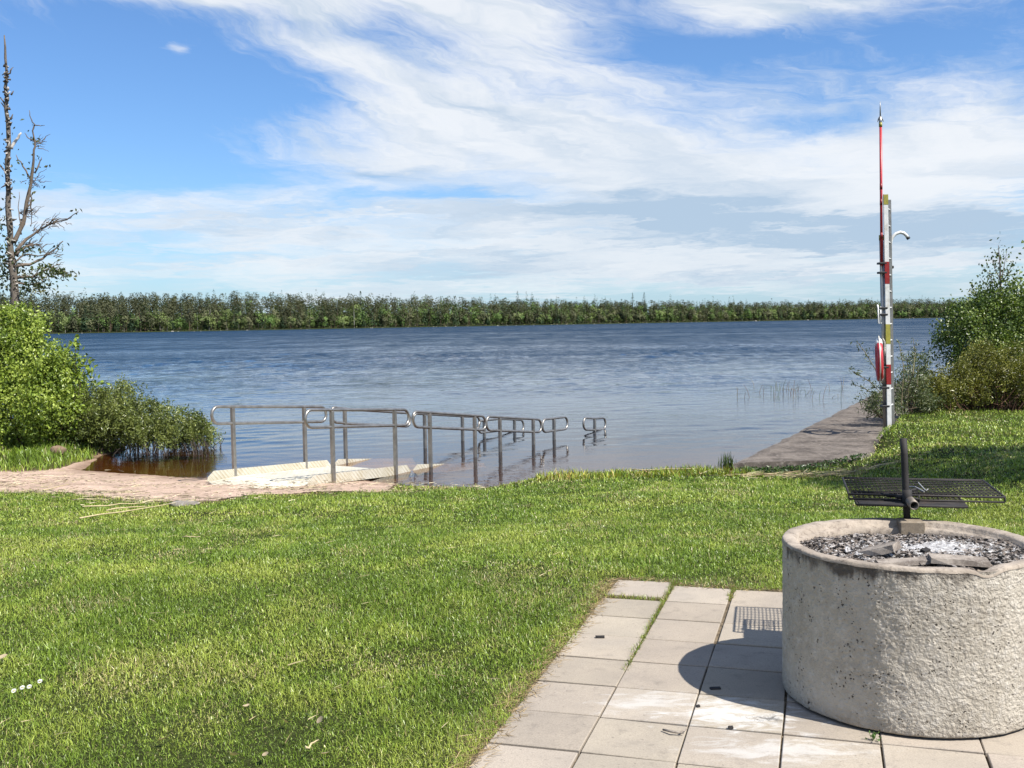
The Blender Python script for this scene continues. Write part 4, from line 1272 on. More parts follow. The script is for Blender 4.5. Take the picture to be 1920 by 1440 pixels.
def dead_tree():
    Y = 21.0
    base = at(40, 800, Y); base[2] = ZW + .2
    t = thing('bare_tree', base, 'tall half dead tree with bare grey branches at the left edge', 'tree')
    b = MB(); s = Y / F
    def br(pts, r, col=(.17, .135, .105), yo=0.0, n=8, wob=1.0):
        P = [at(x, y, Y + yo + dy) for x, y, dy in pts]
        # subdivide with knots
        Q = [P[0]]
        for a, c in zip(P[:-1], P[1:]):
            for k in (.33, .67, 1.0):
                q = a + (c - a) * k + (rng.normal(0, .011 * wob, 3) if k < 1 else 0)
                Q.append(q)
        rr = np.interp(np.linspace(0, 1, len(Q)), np.linspace(0, 1, len(r)), r) * rng.uniform(.88, 1.15, len(Q))
        b.tube(Q, rr, n, np.array(col) * rng.uniform(.8, 1.2), cap=True)
    br([(42, 800, 0), (33, 640, 0), (27, 540, 0), (21, 480, 0), (18, 420, 0), (14, 330, 0), (16, 250, 0), (13, 180, 0), (12, 130, 0), (8, 66, 0)], [.12, .095, .08, .068, .057, .048, .042, .035, .027, .013], (.17, .145, .12))
    br([(26, 455, 0), (38, 430, .1), (47, 400, .15), (58, 345, .2), (63, 300, .2), (66, 275, .2), (61, 245, .2), (64, 232, .2), (58, 222, .2), (55, 207, .2)], [.05, .042, .037, .030, .024, .019, .015, .013, .010, .006])
    br([(64, 234, .2), (76, 236, .2), (84, 235, .2)], [.012, .008, .004]); br([(62, 262, .2), (52, 258, .2), (46, 249, .2)], [.014, .010, .005])
    br([(57, 335, .2), (43, 312, .2), (30, 290, .2)], [.02, .014, .006]); br([(65, 325, .2), (74, 305, .25), (78, 295, .25)], [.018, .012, .005])
    br([(22, 280, 0), (31, 262, .05), (40, 249, .05)], [.03, .028, .018], (.55, .52, .48))
    br([(16, 205, 0), (6, 190, 0), (-6, 175, 0)], [.02, .014, .008]); br([(15, 140, 0), (20, 132, 0), (25, 126, 0)], [.02, .014, .006]); br([(14, 330, 0), (2, 312, 0), (-10, 300, 0)], [.022, .015, .01])
    br([(10, 205, 0), (2, 192, 0)], [.016, .01]); br([(18, 330, 0), (6, 305, 0)], [.016, .008])
    # branches reaching right
    br([(30, 470, 0), (50, 448, .2), (75, 430, .3), (100, 418, .3), (125, 412, .3), (147, 397, .3)], [.035, .028, .022, .016, .012, .006])
    br([(98, 420, .3), (112, 410, .3), (128, 410, .3), (140, 402, .3)], [.014, .010, .007, .004])
    br([(30, 480, 0), (48, 462, .1), (66, 458, .2), (80, 457, .2)], [.03, .022, .014, .006])
    br([(30, 500, 0), (56, 496, .2), (80, 485, .3), (102, 468, .35), (118, 452, .35)], [.032, .026, .020, .015, .009])
    br([(80, 485, .3), (92, 470, .3), (104, 462, .3)], [.012, .008, .004])
    br([(30, 490, 0), (46, 478, .2), (72, 480, .2), (96, 474, .2)], [.02, .016, .011, .005])
    br([(32, 520, 0), (60, 520, .2), (90, 505, .3), (112, 508, .35), (130, 512, .35)], [.03, .024, .017, .011, .006])
    br([(32, 530, 0), (55, 535, .3), (80, 530, .3)], [.022, .016, .008]); br([(40, 440, .1), (38, 415, .1), (34, 390, .1), (36, 360, .1)], [.018, .012, .008, .004])
    br([(56, 360, .2), (60, 400, .3), (58, 425, .3)], [.014, .01, .005]); br([(50, 395, .1), (56, 376, .1), (60, 366, .1)], [.02, .012, .006])
    for k in range(150):
        x0, y0 = random.choice([(75, 430), (100, 418), (90, 480), (66, 458), (100, 505), (60, 520), (48, 462), (60, 340), (66, 270), (50, 400), (40, 470)])
        x0 += rng.normal(0, 9); y0 += rng.normal(0, 4)
        a = rng.uniform(-1.3, .6); l = rng.uniform(10, 26)
        br([(x0, y0, .25), (x0 + l * .5 * math.cos(a), y0 + l * .5 * math.sin(a), .3), (x0 + l * math.cos(a + .2), y0 + l * math.sin(a + .2), .3)], [.009, .006, .003], n=4)
    for k in range(150):
        y0 = rng.uniform(120, 560); x0 = np.interp(y0, [66, 130, 180, 250, 330, 420, 480, 540], [8, 12, 13, 16, 14, 18, 21, 27]) 
        q = at(x0 + rng.normal(0, 3.5), y0, Y - .05); b.tube([q, q + rng.normal(0, .04, 3) + [0, 0, .02]], [.022, .008], 5, (np.array([.12, .10, .08]) if rng.random() < .7 else np.array([.5, .47, .43])))
    b.build('trunk', M['bark'], t, True)
    fb = MB()
    P = []
    def cl(x, y, sx, sy, n): 
        c = at(x, y, Y + .2); P.append(c + rng.normal(0, 1, (n, 3)) * [sx * s, .25, sy * s])
    for (x, y, sx, sy, n) in ((100, 512, 16, 6, 120), (75, 520, 16, 9, 130), (62, 540, 14, 7, 110), (118, 512, 7, 5, 50), (85, 500, 10, 5, 60), (15, 500, 14, 14, 80), (2, 520, 16, 18, 120), (0, 400, 8, 20, 50), (5, 420, 7, 8, 40), (22, 500, 12, 16, 90), (5, 470, 10, 16, 90), (50, 470, 14, 6, 40), (110, 462, 6, 4, 10), (64, 252, 3, 12, 12), (60, 330, 3, 18, 22), (41, 305, 3, 8, 8), (75, 302, 3, 5, 8), (13, 300, 4, 60, 30), (80, 540, 12, 5, 40), (146, 397, 3, 2, 6), (20, 535, 18, 10, 70)):
        cl(x, y, sx, sy, n)
    P = np.concatenate(P); n = len(P)
    A = np.array([(.035, .055, .014), (.07, .10, .022), (.12, .155, .04), (.20, .20, .08)])
    V, T, c4 = leafcloud(P, .085, A[rng.integers(0, 4, n)] * rng.uniform(.7, 1.2, (n, 1)), .3, .5)
    fb.add(V, T, c4); fb.build('foliage', M['leaf'], t)
dead_tree()

# --- right bank
DEEP = [(.04, .07, .014), (.09, .15, .026), (.165, .24, .045), (.27, .34, .09)]
GREY = [(.06, .085, .035), (.11, .145, .06), (.17, .205, .09), (.24, .26, .14)]
YOL = [(.075, .085, .016), (.155, .165, .028), (.24, .245, .042), (.33, .32, .08)]
zr_ = -.25
def foot(px, Y, z=zr_):
    p = at(px, 700, Y); p[2] = z; return p
shrub('alder_thicket', 'big dark green leafy thicket on the right bank', 'bush',
      [E(1850, 640, 60, 70, 23.0, 1.0), E(1905, 610, 70, 70, 23.2, 1.1), E(1810, 650, 48, 56, 22.8, .8), E(1795, 620, 30, 34, 22.8, .6), E(1880, 700, 90, 70, 22.6, 1.0), E(1990, 640, 100, 110, 23.0, 1.2), E(1835, 585, 30, 24, 23, .5)],
      foot(1860, 22.8), 820, 54, .066, DEEP, .10, nst=60, aspect=.6, vary=.36, spiky=.3)
shrub('willow_shrub', 'grey green willow shrub leaning out behind the rescue ladder', 'bush',
      [E(1700, 740, 40, 34, 19.5, .5), E(1640, 755, 22, 24, 18.9, .35), E(1720, 700, 26, 36, 19.8, .35), E(1665, 770, 30, 18, 18.9, .35), E(1730, 760, 30, 26, 19.3, .4)],
      foot(1690, 19.2), 210, 24, .062, GREY, .06, nst=30, st_r=.012, aspect=.34, spiky=.2, vary=.3, shell=.2)
# its long shoots over the water
b = MB(); L_ = []
for pts in ([(1680, 770), (1655, 740), (1630, 715), (1605, 700), (1597, 695)], [(1680, 765), (1650, 745), (1620, 728), (1595, 718)], [(1690, 760), (1712, 700), (1716, 660), (1712, 636)], [(1690, 760), (1695, 690), (1685, 640)], [(1675, 760), (1640, 690), (1622, 660), (1606, 640)], [(1700, 760), (1705, 720), (1700, 670)], [(1670, 780), (1640, 775), (1615, 765)], [(1700, 750), (1720, 720), (1722, 690)]):
    Q = [at(x, y, 19.0 + rng.uniform(-.2, .3)) for x, y in pts]
    b.tube(Q, np.linspace(.012, .004, len(Q)), 5, (.20, .17, .10), cap=False)
    for a, c in zip(Q[:-1], Q[1:]):
        L_.append(a + (c - a) * rng.random((16, 1)) + rng.normal(0, .045, (16, 3)))
wl = COL.objects['willow_shrub']
b.build('long_shoots', M['bark'], wl)
P = np.concatenate(L_); V, T, c4 = leafcloud(P, .075, np.array(GREY)[rng.integers(0, 4, len(P))], .4, .34)
b = MB(); b.add(V, T, c4); b.build('shoot_leaves', M['leaf'], wl)

shrub('myrtle_shrub', 'broad yellowish olive shrub with reddish stems behind the right lawn', 'bush',
      [E(1800, 735, 60, 45, 20.0, .7), E(1855, 715, 56, 55, 20.2, .8), E(1905, 720, 60, 62, 20.0, .8), E(1760, 750, 40, 30, 19.8, .5), E(1980, 720, 70, 70, 20, .8), E(1840, 690, 40, 40, 20.4, .5), E(1735, 745, 26, 30, 20.2, .4)],
      foot(1850, 19.8), 860, 40, .058, YOL, .045, stem_col=(.13, .07, .045), nst=150, st_r=.012, aspect=.36, spiky=.26, vary=.28, shell=.25)

def birch():
    Y = 23.6
    base = foot(1878, Y)
    t = thing('young_birch', base, 'slender young tree with sparse leaves rising over the right thicket', 'tree')
    b = MB()
    trunk = [at(x, y, Y) for x, y in ((1874, 720), (1875, 600), (1876, 540), (1875, 500), (1872, 460))]
    b.tube(np.concatenate([[base], trunk]), [.06, .05, .032, .024, .016, .006], 7, (.12, .10, .085))
    ends = [(1838, 520), (1820, 535), (1830, 560), (1845, 500), (1905, 520), (1915, 560), (1900, 490), (1818, 575), (1858, 480), (1888, 470), (1925, 540), (1850, 555), (1895, 550)]
    L_ = []
    for x, y in ends:
        yb = min(y + rng.uniform(35, 70), 640); s0 = at(np.interp(yb, [460, 540, 640], [1872, 1876, 1875]), yb, Y); e = at(x, y, Y + rng.normal(0, .4))
        m_ = s0 * .5 + e * .5 + [0, 0, -.06]
        b.tube([s0, m_, e], [.014, .009, .003], 5, (.12, .09, .07), cap=False)
        for a, c, n in ((s0, m_, 14), (m_, e, 40)):
            L_.append(a + (c - a) * rng.random((n, 1)) + rng.normal(0, .09, (n, 3)))
    L_.append(trunk[-1] + rng.normal(0, 1, (40, 3)) * [.08, .08, .25] - [0, 0, .2])
    b.build('trunk', M['bark'], t, True)
    P = np.concatenate(L_); V, T, c4 = leafcloud(P, .075, np.array(GREY)[rng.integers(0, 3, len(P))] * [.9, 1.0, .6], .4, .6)
    b = MB(); b.add(V, T, c4); b.build('foliage', M['leaf'], t)
birch()

def big_tree(name, label, base, hgt, rad, nl, cols, cz, group=None, seed=1, leaf=.11):
    t = thing(name, base, label, 'tree', group)
    b = MB(); base = np.asarray(base, float)
    b.tube([base - [0, 0, .2], base + [.05, 0, hgt * .3], base + [.1, .05, hgt * .6], base + [.05, .1, hgt * .95]], [.16, .13, .08, .02], 9, (.12, .095, .075))
    C = ellipsoid_points(nl, base + [0, 0, cz], rad, .45)
    for e in C[::6]:
        s0 = base + [.05, 0, max(.8, (e[2] - base[2]) * .75)]
        b.tube([s0, s0 * .5 + e * .5 + [0, 0, -.1], e], [.035, .02, .008], 5, (.12, .09, .07), cap=False)
    b.build('trunk', M['bark'], t, True)
    P = np.repeat(C, 46, 0) + rng.normal(0, .2, (nl * 46, 3)); A = np.array(cols)
    tone = np.repeat(np.clip(rng.normal(.5, .3, nl), 0, .999), 46)
    V, T, c4 = leafcloud(P, leaf, A[(tone * len(A)).astype(int)] * rng.uniform(.8, 1.2, (len(P), 1)), .5, .6)
    f = MB(); f.add(V, T, c4); f.build('foliage', M['leaf'], t)
# the tree outside the frame whose shade lies over the right of the lawn, and the one whose edge shows at the far right
big_tree('shade_tree', 'leafy tree just right of the view whose shade darkens the right lawn', (8.5, 10.2, -.15), 6.0, (1.85, 1.6, 1.5), 260, DEEP, 4.3)
big_tree('alder_tree', 'dark leafy tree at the far right edge above the thicket', (13.75, 24.2, -.3), 5.0, (1.6, 1.4, 1.9), 170, DEEP, 2.6)

# rock under the left bush
def rock(name, label, p, d, mat, seed):
    g = np.random.default_rng(seed)
    nu, nv = 14, 9; V = []
    for i in range(nv):
        ph = PI * (i + .5) / nv - PI / 2
        for j in range(nu):
            th = 2 * PI * j / nu
            k = 1 + .25 * (vn(math.cos(th) * 1.5 + seed, math.sin(th) * 1.5 + ph * 1.3) - .5) * 2
            V.append([k * math.cos(ph) * math.cos(th) * d[0], k * math.cos(ph) * math.sin(th) * d[1], k * math.sin(ph) * d[2]])
    I = np.arange(nu * nv).reshape(nv, nu); J = np.roll(I, -1, 1)
    Q = np.stack([I[:-1], J[:-1], J[1:], I[1:]], -1).reshape(-1, 4)
    b = MB(); b.add(np.array(V) + p, Q); b.addp(np.array(V)[:nu] + p, [list(range(nu - 1, -1, -1))]); b.addp(np.array(V)[-nu:] + p, [list(range(nu))])
    return tag(b.build(name, mat, None, True, p), label, 'stone')
p = at(108, 846, 17.1); rock('shore_stone', 'brown rounded stone under the left bush at the water edge', p, (.13, .12, .09), mat_concrete('brown_stone', (.30, .21, .14), (.18, .12, .08), (.40, .30, .21), 3, .9, .6, .01), 3)
p = gz(345, 949, -.33); p[2] = float(gh(p[0], p[1])) + .02; rock('flat_stone', 'flat pale grey stone half sunk where sand meets lawn', p, (.17, .10, .03), M['stone'], 8)

# dry reed stalks lying about
reeds = [((150, 985), (330, 953), 'long straight dry reed stalk on the sand edge, left of the flat stone'), ((155, 960), (272, 952), 'dry reed stalk in the grass directly left of the longest stalk'), ((200, 968), (276, 961), 'dry reed stalk lying just in front of the sand, lower of a close pair'),
         ((82, 928), (132, 916), 'pale reed stalk slanting across the sand at far left'), ((343, 1021), (376, 1022), 'short pale stick lying alone in the middle of the left lawn'), ((1184, 888), (1305, 886), 'long pale reed stem lying on the grass near the jetty corner'),
         ((575, 1438), (598, 1417), 'short pale straw near the bottom edge of the lawn'), ((157, 945), (205, 947), 'thin dry reed on the sand just above the lawn edge')]
def terr(px, py):
    d = ray(px, py); ts = np.linspace(2.5, 40, 4000); P = EYE + d * ts[:, None]
    h = gh(P[:, 0], P[:, 1]); k = np.argmax(P[:, 2] < h)
    return np.array([P[k, 0], P[k, 1], h[k]])
for a, c, lab in reeds:
    p, q = terr(*a), terr(*c)
    n = 6; K = np.linspace(0, 1, n)[:, None]; P = p + (q - p) * K
    P[:, 2] = gh(P[:, 0], P[:, 1]) + .05 + rng.uniform(0, .02, n)
    b = MB(); b.tube(P, np.linspace(.0075, .004, n) * (1 if p[1] > 8 else .6), 6, (.60, .49, .28))
    tag(b.build('dry_reed', M['straw'], None, True, p), lab, 'reed', 'dry reeds lying on the ground')

# daisies in the lower left grass
for k, (px, py, lab) in enumerate(((27, 1320, 'white daisy at the left end of the row of four in the grass'), (43, 1315, 'white daisy second from the left in the row of four'), (56, 1312, 'white daisy third from the left in the row of four'), (76, 1302, 'white daisy at the right end of the row of four, slightly apart'))):
    p = terr(px, py); p[2] += .055
    t = thing('daisy', (p[0], p[1], p[2] - .055), lab, 'flower', 'white daisies in the grass')
    b = MB()
    for a in np.linspace(0, 2 * PI, 14, endpoint=False):
        u = np.array([math.cos(a), math.sin(a) * .8, .15 + .5 * math.sin(a)]); w = np.array([-math.sin(a), math.cos(a), 0]) * .0022
        b.addp([p + u * .003 - w, p + u * .0095 - w * 1.2, p + u * .0115, p + u * .0095 + w * 1.2, p + u * .003 + w], [[0, 1, 2, 3, 4]])
    b.build('petals', M['petal'], t)
    b = MB(); b.lathe([(.0045, 0), (.004, .003), (.0005, .0045)], 10, p); b.build('flower_centre', M['yellow'], t, True)
    b = MB(); b.tube([p - [0, 0, .06], p], .0012, 5, (.08, .14, .03)); b.build('stalk', M['straw'], t)

# pale dead leaves in the lawn
lv = [(462, 1342, 'curled pale dead leaf lying by itself in the lower middle of the lawn'), (308, 1404, 'pale dead leaf low in the lawn, left of the others'), (536, 1372, 'small pale dead leaf between the lone curled leaf and the patio'), (635, 1308, 'pale dead leaf nearest the middle of the lawn towards the patio'), (440, 1436, 'pale dead leaf at the bottom edge of the picture'),
      (498, 1436, 'dead leaf at the bottom edge right of the other bottom leaf'), (610, 1432, 'broad pale dead leaf at the bottom edge near the slabs'), (5, 1248, 'light brown dead leaf at the left edge of the lawn'), (600, 1370, 'curled beige dead leaf close to a straw near the patio'), (1032, 1082, 'pale dead leaf in the grass behind the patio corner')]
for k, (px, py, lab) in enumerate(lv):
    p = terr(px, py); p[2] += .035
    g = np.random.default_rng(k); a = g.random() * 6.3; L = g.uniform(.013, .024); W = L * g.uniform(.35, .6)
    u = np.array([math.cos(a), math.sin(a), g.normal(0, .3)]); w = np.array([-math.sin(a), math.cos(a), g.normal(0, .4)]); up = np.array([0, 0, 1])
    V = []
    for s in np.linspace(-1, 1, 7):
        hw = W * (1 - s * s) ** .6 + .0008
        V += [p + u * L * s - w * hw + up * (hw * .7 + .006 * s * s), p + u * L * s + up * .006 * s * s, p + u * L * s + w * hw + up * (hw * .5 + .006 * s * s)]
    Q = [[i * 3 + e, i * 3 + e + 1, i * 3 + e + 4, i * 3 + e + 3] for i in range(6) for e in (0, 1)]
    b = MB(); b.addp(np.array(V), Q, (.52, .42, .28))
    tag(b.build('dead_leaf', M['dry_leaf'], None, True, p), lab, 'leaf', 'pale dead leaves in the lawn')

# grass tuft at the corner of the jetty
p = gz(1362, 876, ZW); n = 90
X = p[0] + rng.normal(0, .06, n); Yt = p[1] + rng.normal(0, .05, n)
V, T, c5 = blades(X, Yt, np.full(n, ZW), rng.uniform(.10, .27, n), np.full(n, .011), np.abs(rng.normal(.25, .2, n)), np.array([.06, .10, .02]) * rng.uniform(.6, 1.5, (n, 1)))
b = MB(); b.add(V, T, c5); tag(b.build('sedge_tuft', M['grass']), 'dark upright tuft of sedge at the near corner of the jetty', 'grass tuft')
# fern like plant and weeds at the foot of the jetty
n = 900
X = rng.uniform(3.1, 4.9, n); Yt = 14.12 + (X - 3.05) * .20 + rng.normal(0, .10, n); Z = gh(X, Yt)
P = np.stack([X, Yt, Z + rng.uniform(.01, .10, n)], 1); V, T, c4 = leafcloud(P, .06, np.array([(.03, .07, .02), (.06, .12, .03), (.12, .19, .06)])[rng.integers(0, 3, n)], .7, .4)
b = MB(); b.add(V, T, c4); tag(b.build('weeds', M['leaf']), 'leafy weeds along the foot of the jetty', 'weeds', kind='stuff')

# reeds standing in the lake
b = MB()
for k in range(48):
    px = np.clip(rng.normal(1485, 48), 1370, 1580); Y = rng.normal(30, 1.3)
    q = at(px, 730, Y); q[2] = ZW - .05; h = rng.uniform(.1, .45); d = rng.normal(0, .07, 2)
    b.tube([q, q + [d[0] * .4, d[1] * .4, h * .6], q + [d[0], d[1], h]], [.005, .005, .003], 4, np.array([(.38, .30, .18), (.16, .20, .07), (.28, .16, .10)][k % 3]) * rng.uniform(.7, 1.3), cap=False)
tag(b.build('lake_reeds', M['straw']), 'thin dry reeds standing in the water left of the jetty', 'reeds', kind='stuff')

# ------------------------------------------------------------------ far shore
SA = np.array([-191., 430.]); SB = np.array([271., 717.])
SD = (SB - SA) / np.linalg.norm(SB - SA); SN = np.array([-SD[1], SD[0]])     # inland
SLEN = np.linalg.norm(SB - SA)
def shore(u, v):
    p = SA + SD * u
    wig = (fbm(np.asarray(u) * .012 + 3, np.asarray(u) * 0 + 1.7, 3) - .5) * 26
    return p[0] + SN[0] * 0 if False else None
def far_xy(u, v):
    u = np.asarray(u, float); v = np.asarray(v, float)
    w = v + (fbm(u * .012 + 3, u * 0 + 1.7, 3) - .5) * 24
    return SA[0] + SD[0] * u + SN[0] * w, SA[1] + SD[1] * u + SN[1] * w
def far_h(u, v):
    hill = lerp(8.0, 3.0, sst(0, 560, u)) * (.75 + .5 * fbm(np.asarray(u) * .006, np.asarray(u) * 0 + 3))
    return ZW + .25 + hill * sst(4, 110, v) + .02 * np.clip(v, 0, 40)
def build_far():
    us = np.arange(-420, 1500, 8.); vs = np.array([-3, 0, 4, 10, 20, 35, 55, 80, 110, 200, 420.])
    U, Vv = np.meshgrid(us, vs, indexing='ij')
    X, Y = far_xy(U, Vv); Z = far_h(U, Vv); Z[:, 0] = ZW - 1.0
    ny, nx = X.shape; I = np.arange(ny * nx).reshape(ny, nx)
    Q = np.stack([I[:-1, :-1], I[1:, :-1], I[1:, 1:], I[:-1, 1:]], -1).reshape(-1, 4)
    b = MB(); b.add(np.stack([X, Y, Z], -1).reshape(-1, 3), Q, (.045, .055, .022))
    tag(b.build('far_shore', M['ground'], smooth=True), 'wooded far shore of the lake', 'shore', kind='structure')
build_far()

TC = {'pine': [(.055, .062, .034), (.072, .080, .040), (.095, .098, .052)], 'spruce': [(.028, .050, .026), (.040, .068, .032), (.058, .088, .038)],
      'birch': [(.125, .165, .055), (.155, .20, .065), (.19, .235, .085)], 'leafy': [(.075, .125, .036), (.105, .17, .046), (.14, .21, .06)], 'grey': [(.10, .11, .055), (.125, .132, .068), (.155, .16, .085)]}
def crown(kind, hgt, n, g):
    """clump centres, clump sizes for one far tree"""
    if kind == 'spruce':
        z = hgt * (.08 + .92 * g.random(n) ** 1.25); r = (1 - z / hgt) * hgt * .24 + .22
        a = g.random(n) * 2 * PI; k = np.sqrt(g.random(n)); P = np.stack([r * k * np.cos(a), r * k * np.sin(a), z], 1); s = lerp(.5, 1.0, 1 - z / hgt)
    elif kind == 'pine':
        z = hgt * (.30 + .70 * g.random(n) ** .8); f = 1 - ((z / hgt - .55) / .5) ** 2 * .75
        a = g.random(n) * 2 * PI; r = hgt * .17 * np.clip(f, .15, 1) * (.55 + .9 * g.random(n)) * (1 + .35 * np.sin(a * 2 + z)); P = np.stack([r * np.cos(a), r * np.sin(a), z], 1); s = np.full(n, .68)
    else:
        nb = 9; c = np.stack([g.normal(0, hgt * .13, nb), g.normal(0, hgt * .13, nb), hgt * g.uniform(.24, .86, nb)], 1)
        P = c[g.integers(0, nb, n)] + g.normal(0, 1, (n, 3)) * hgt * np.array([.075, .075, .07]); s = np.full(n, .68)
    P[:, 2] = np.clip(P[:, 2], hgt * .05, hgt)
    return P, s
def outward(P, kind, hgt):
    q = P - np.array([0, 0, hgt * (.3 if kind == 'spruce' else .5)]); q[:, 2] *= .6
    return q / (np.linalg.norm(q, axis=1)[:, None] + 1e-6)
def far_tree(fb, tb, kind, base, hgt, g, n, trunk=False):
    P, s = crown(kind, hgt, n, g)
    A = np.array(TC[kind]); c = (A[g.integers(0, 3)] * .65 + A[g.integers(0, 3, n)] * .35) * 1.3 * g.uniform(.7, 1.22) * g.uniform(.85, 1.15, (n, 1))
    V, T, c4 = leafcloud(P + base, s, c, .35, .8, nrm=outward(P, kind, hgt))
    fb.add(V, T, c4)
    if trunk:
        tc = {'birch': (.34, .33, .29), 'pine': (.13, .085, .06), 'grey': (.17, .155, .13)}.get(kind, (.10, .085, .07))
        tb.tube([base - [0, 0, .5], base + [0, 0, hgt * .5], base + [0, 0, hgt * .85]], [hgt * .016, hgt * .012, .04], 5, tc, cap=False)

def build_forest():
    g = np.random.default_rng(21)
    fb = MB(); tb = MB()
    N = 4900
    for i in range(N):
        u = g.uniform(-190, 830)
        v = g.random() ** 1.6 * 105 + 1.5
        # open water edge: leafy trees, pines and spruces on the higher ground
        mixn = float(fbm(u * .014 + 6, v * .02 + 2, 2)); left = float(sst(330, 80, u))
        r = g.random()
        if v < 22:
            kind = 'birch' if r < .08 + .16 * (mixn > .5) else 'leafy' if r < .40 else 'grey' if r < .60 else 'pine' if r < .86 else 'spruce'
        else:
            pp = .35 + .5 * left
            kind = 'pine' if r < pp else 'spruce' if r < pp + .16 else 'leafy' if r < pp + .16 + .45 * (1 - pp) else 'grey'
        hgt = {'pine': g.uniform(7.5, 10.5), 'spruce': g.uniform(7, 12), 'birch': g.uniform(5.5, 9), 'leafy': g.uniform(5, 9.5), 'grey': g.uniform(5, 9)}[kind] * lerp(1.12, .98, float(sst(0, 560, u)))
        hgt *= g.uniform(.72, 1.2) if v < 30 else g.uniform(.93, 1.08)
        if kind == 'spruce' and v > 20 and g.random() < .3: hgt *= 1.18
        if v < 10: hgt *= .8
        if u > 560: hgt *= 1.12
        x, y = far_xy(u, v); base = np.array([float(x), float(y), float(far_h(u, v))])
        n = int((170 if v < 30 else 110) * (1.2 if u < 120 else 1.0))
        far_tree(fb, tb, kind, base, hgt, g, n, v < 26)
    # low bushes on the waterline
    n = 3000; u = g.uniform(-190, 830, n); v = g.uniform(0, 5, n); x, y = far_xy(u, v); z = far_h(u, v) + g.random(n) ** 1.5 * 2.0
    V, T, c4 = leafcloud(np.stack([x, y, z], 1), .9, np.array([(.05, .08, .02), (.09, .12, .04), (.12, .11, .06)])[g.integers(0, 3, n)] * g.uniform(.7, 1.2, (n, 1)), .3, .8)
    fb.add(V, T, c4)
    o = fb.build('forest', M['far_leaf']); tag(o, 'mixed forest along the far shore', 'forest', kind='stuff')
    o2 = tb.build('tree_trunks', M['bark'], o); o2['kind'] = 'stuff'
    # stones at the waterline
    rb = MB(); n = 260
    for k in range(n):
        u = g.uniform(-150, 800); v = g.uniform(-1.2, .3); x, y = far_xy(u, v); d = g.uniform(.15, .5) * (1.8 if g.random() < .1 else 1)
        rb.lathe([(d, 0), (d * .85, d * .3), (d * .4, d * .5), (.02, d * .55)], 6, (float(x), float(y), ZW - .08), np.array([1, 1, 1]))
    tag(rb.build('shore_stones', M['far_stone']), 'pale stones along the far waterline', 'stones', kind='stuff')
    # trees of the front row that stand out
    def solo(name, label, kind, px, py_base, hpx, n=300, v=2.5):
        # nearest point of the shore on that bearing
        us = np.linspace(-150, 900, 4000); X, Y = far_xy(us, np.full(4000, v)); d = ray(px, 600); k = np.argmin(np.abs(X / Y - d[0] / d[1]))
        base = np.array([X[k], Y[k], float(far_h(us[k], v))]); hgt = hpx * Y[k] / F
        t = thing(name, base, label, 'tree', 'trees standing out on the far shore')
        f = MB(); tt = MB(); far_tree(f, tt, kind, base, hgt, g, n, True)
        f.build('crown', M['far_leaf'], t); tt.build('trunk', M['bark'], t)
    solo('birch_tree', 'pale green birch on the far shore close to the left bush', 'birch', 93, 620, 44)
    solo('birch_tree', 'pale birch on the far shore second from the left bush', 'birch', 122, 620, 40)
    solo('spruce_tree', 'dark spruce on the far shore right of the two leftmost birches', 'spruce', 160, 620, 52)
    solo('pine_tree', 'far shore pine with a bare pale trunk, left of the handrails', 'pine', 207, 620, 56)
    solo('grey_tree', 'greyish spreading tree on the far shore behind the left handrail end', 'grey', 300, 618, 50)
    solo('leafy_tree', 'bright green rounded tree on the far shore above the left handrail', 'birch', 425, 617, 42)
    solo('leafy_tree', 'bright green tree on the far shore with its twin to the left', 'birch', 452, 617, 38)
    solo('birch_tree', 'tall pale birch clump on the far shore near the picture middle, left side', 'birch', 664, 613, 46)
    solo('spruce_tree', 'tall dark spruce poking above the far treeline left of the middle', 'spruce', 677, 612, 66, v=14)
    solo('spruce_tree', 'single spruce spire above the far treeline right at the middle', 'spruce', 971, 606, 60, v=20)
    solo('spruce_tree', 'dark spruce left of a pair of spires on the far treeline right of the middle', 'spruce', 1186, 602, 54, v=16)
    solo('spruce_tree', 'dark spruce right of the pair of spires on the far treeline', 'spruce', 1208, 602, 55, v=16)
    solo('grey_tree', 'pale grey tree on the far shore just right of the rescue ladder', 'grey', 1705, 598, 30)
build_forest()

# ------------------------------------------------------------------ sun and sky
SUN = Vector((.627, -.447, 1.0)).normalized()
sl = bpy.data.lights.new('sun', 'SUN'); sl.energy = 5.0; sl.angle = math.radians(.53); sl.color = (1.0, .95, .87)
so = bpy.data.objects.new('sun', sl); COL.objects.link(so)
so.rotation_euler = SUN.to_track_quat('Z', 'Y').to_euler(); so.location = (20, -20, 40)

w = bpy.data.worlds.new('World'); sc.world = w; w.use_nodes = True
w.node_tree.nodes.clear(); t = NT(w.node_tree)
out = t.n('ShaderNodeOutputWorld'); bg = t.n('ShaderNodeBackground'); t.nt.links.new(bg.outputs[0], out.inputs[0])
STR = .076; bg.inputs[1].default_value = STR
sky = t.n('ShaderNodeTexSky', sky_type='NISHITA'); sky.sun_disc = False
sky.sun_elevation = math.asin(SUN.z); sky.sun_rotation = math.atan2(SUN.x, SUN.y)
sky.altitude = 100; sky.air_density = 1.0; sky.dust_density = .6; sky.ozone_density = 1.6
D = t.n('ShaderNodeTexCoord').outputs['Generated']
sp = t.n('ShaderNodeSeparateXYZ'); t.set(sp.inputs[0], D)
ay = t.m('ADD', t.m('ABSOLUTE', sp.outputs[1]), .02)
p = t.m('DIVIDE', sp.outputs[0], ay); q = t.m('DIVIDE', sp.outputs[2], ay)
cb = t.n('ShaderNodeCombineXYZ'); t.set(cb.inputs[0], p); t.set(cb.inputs[1], q); PQ = cb.outputs[0]
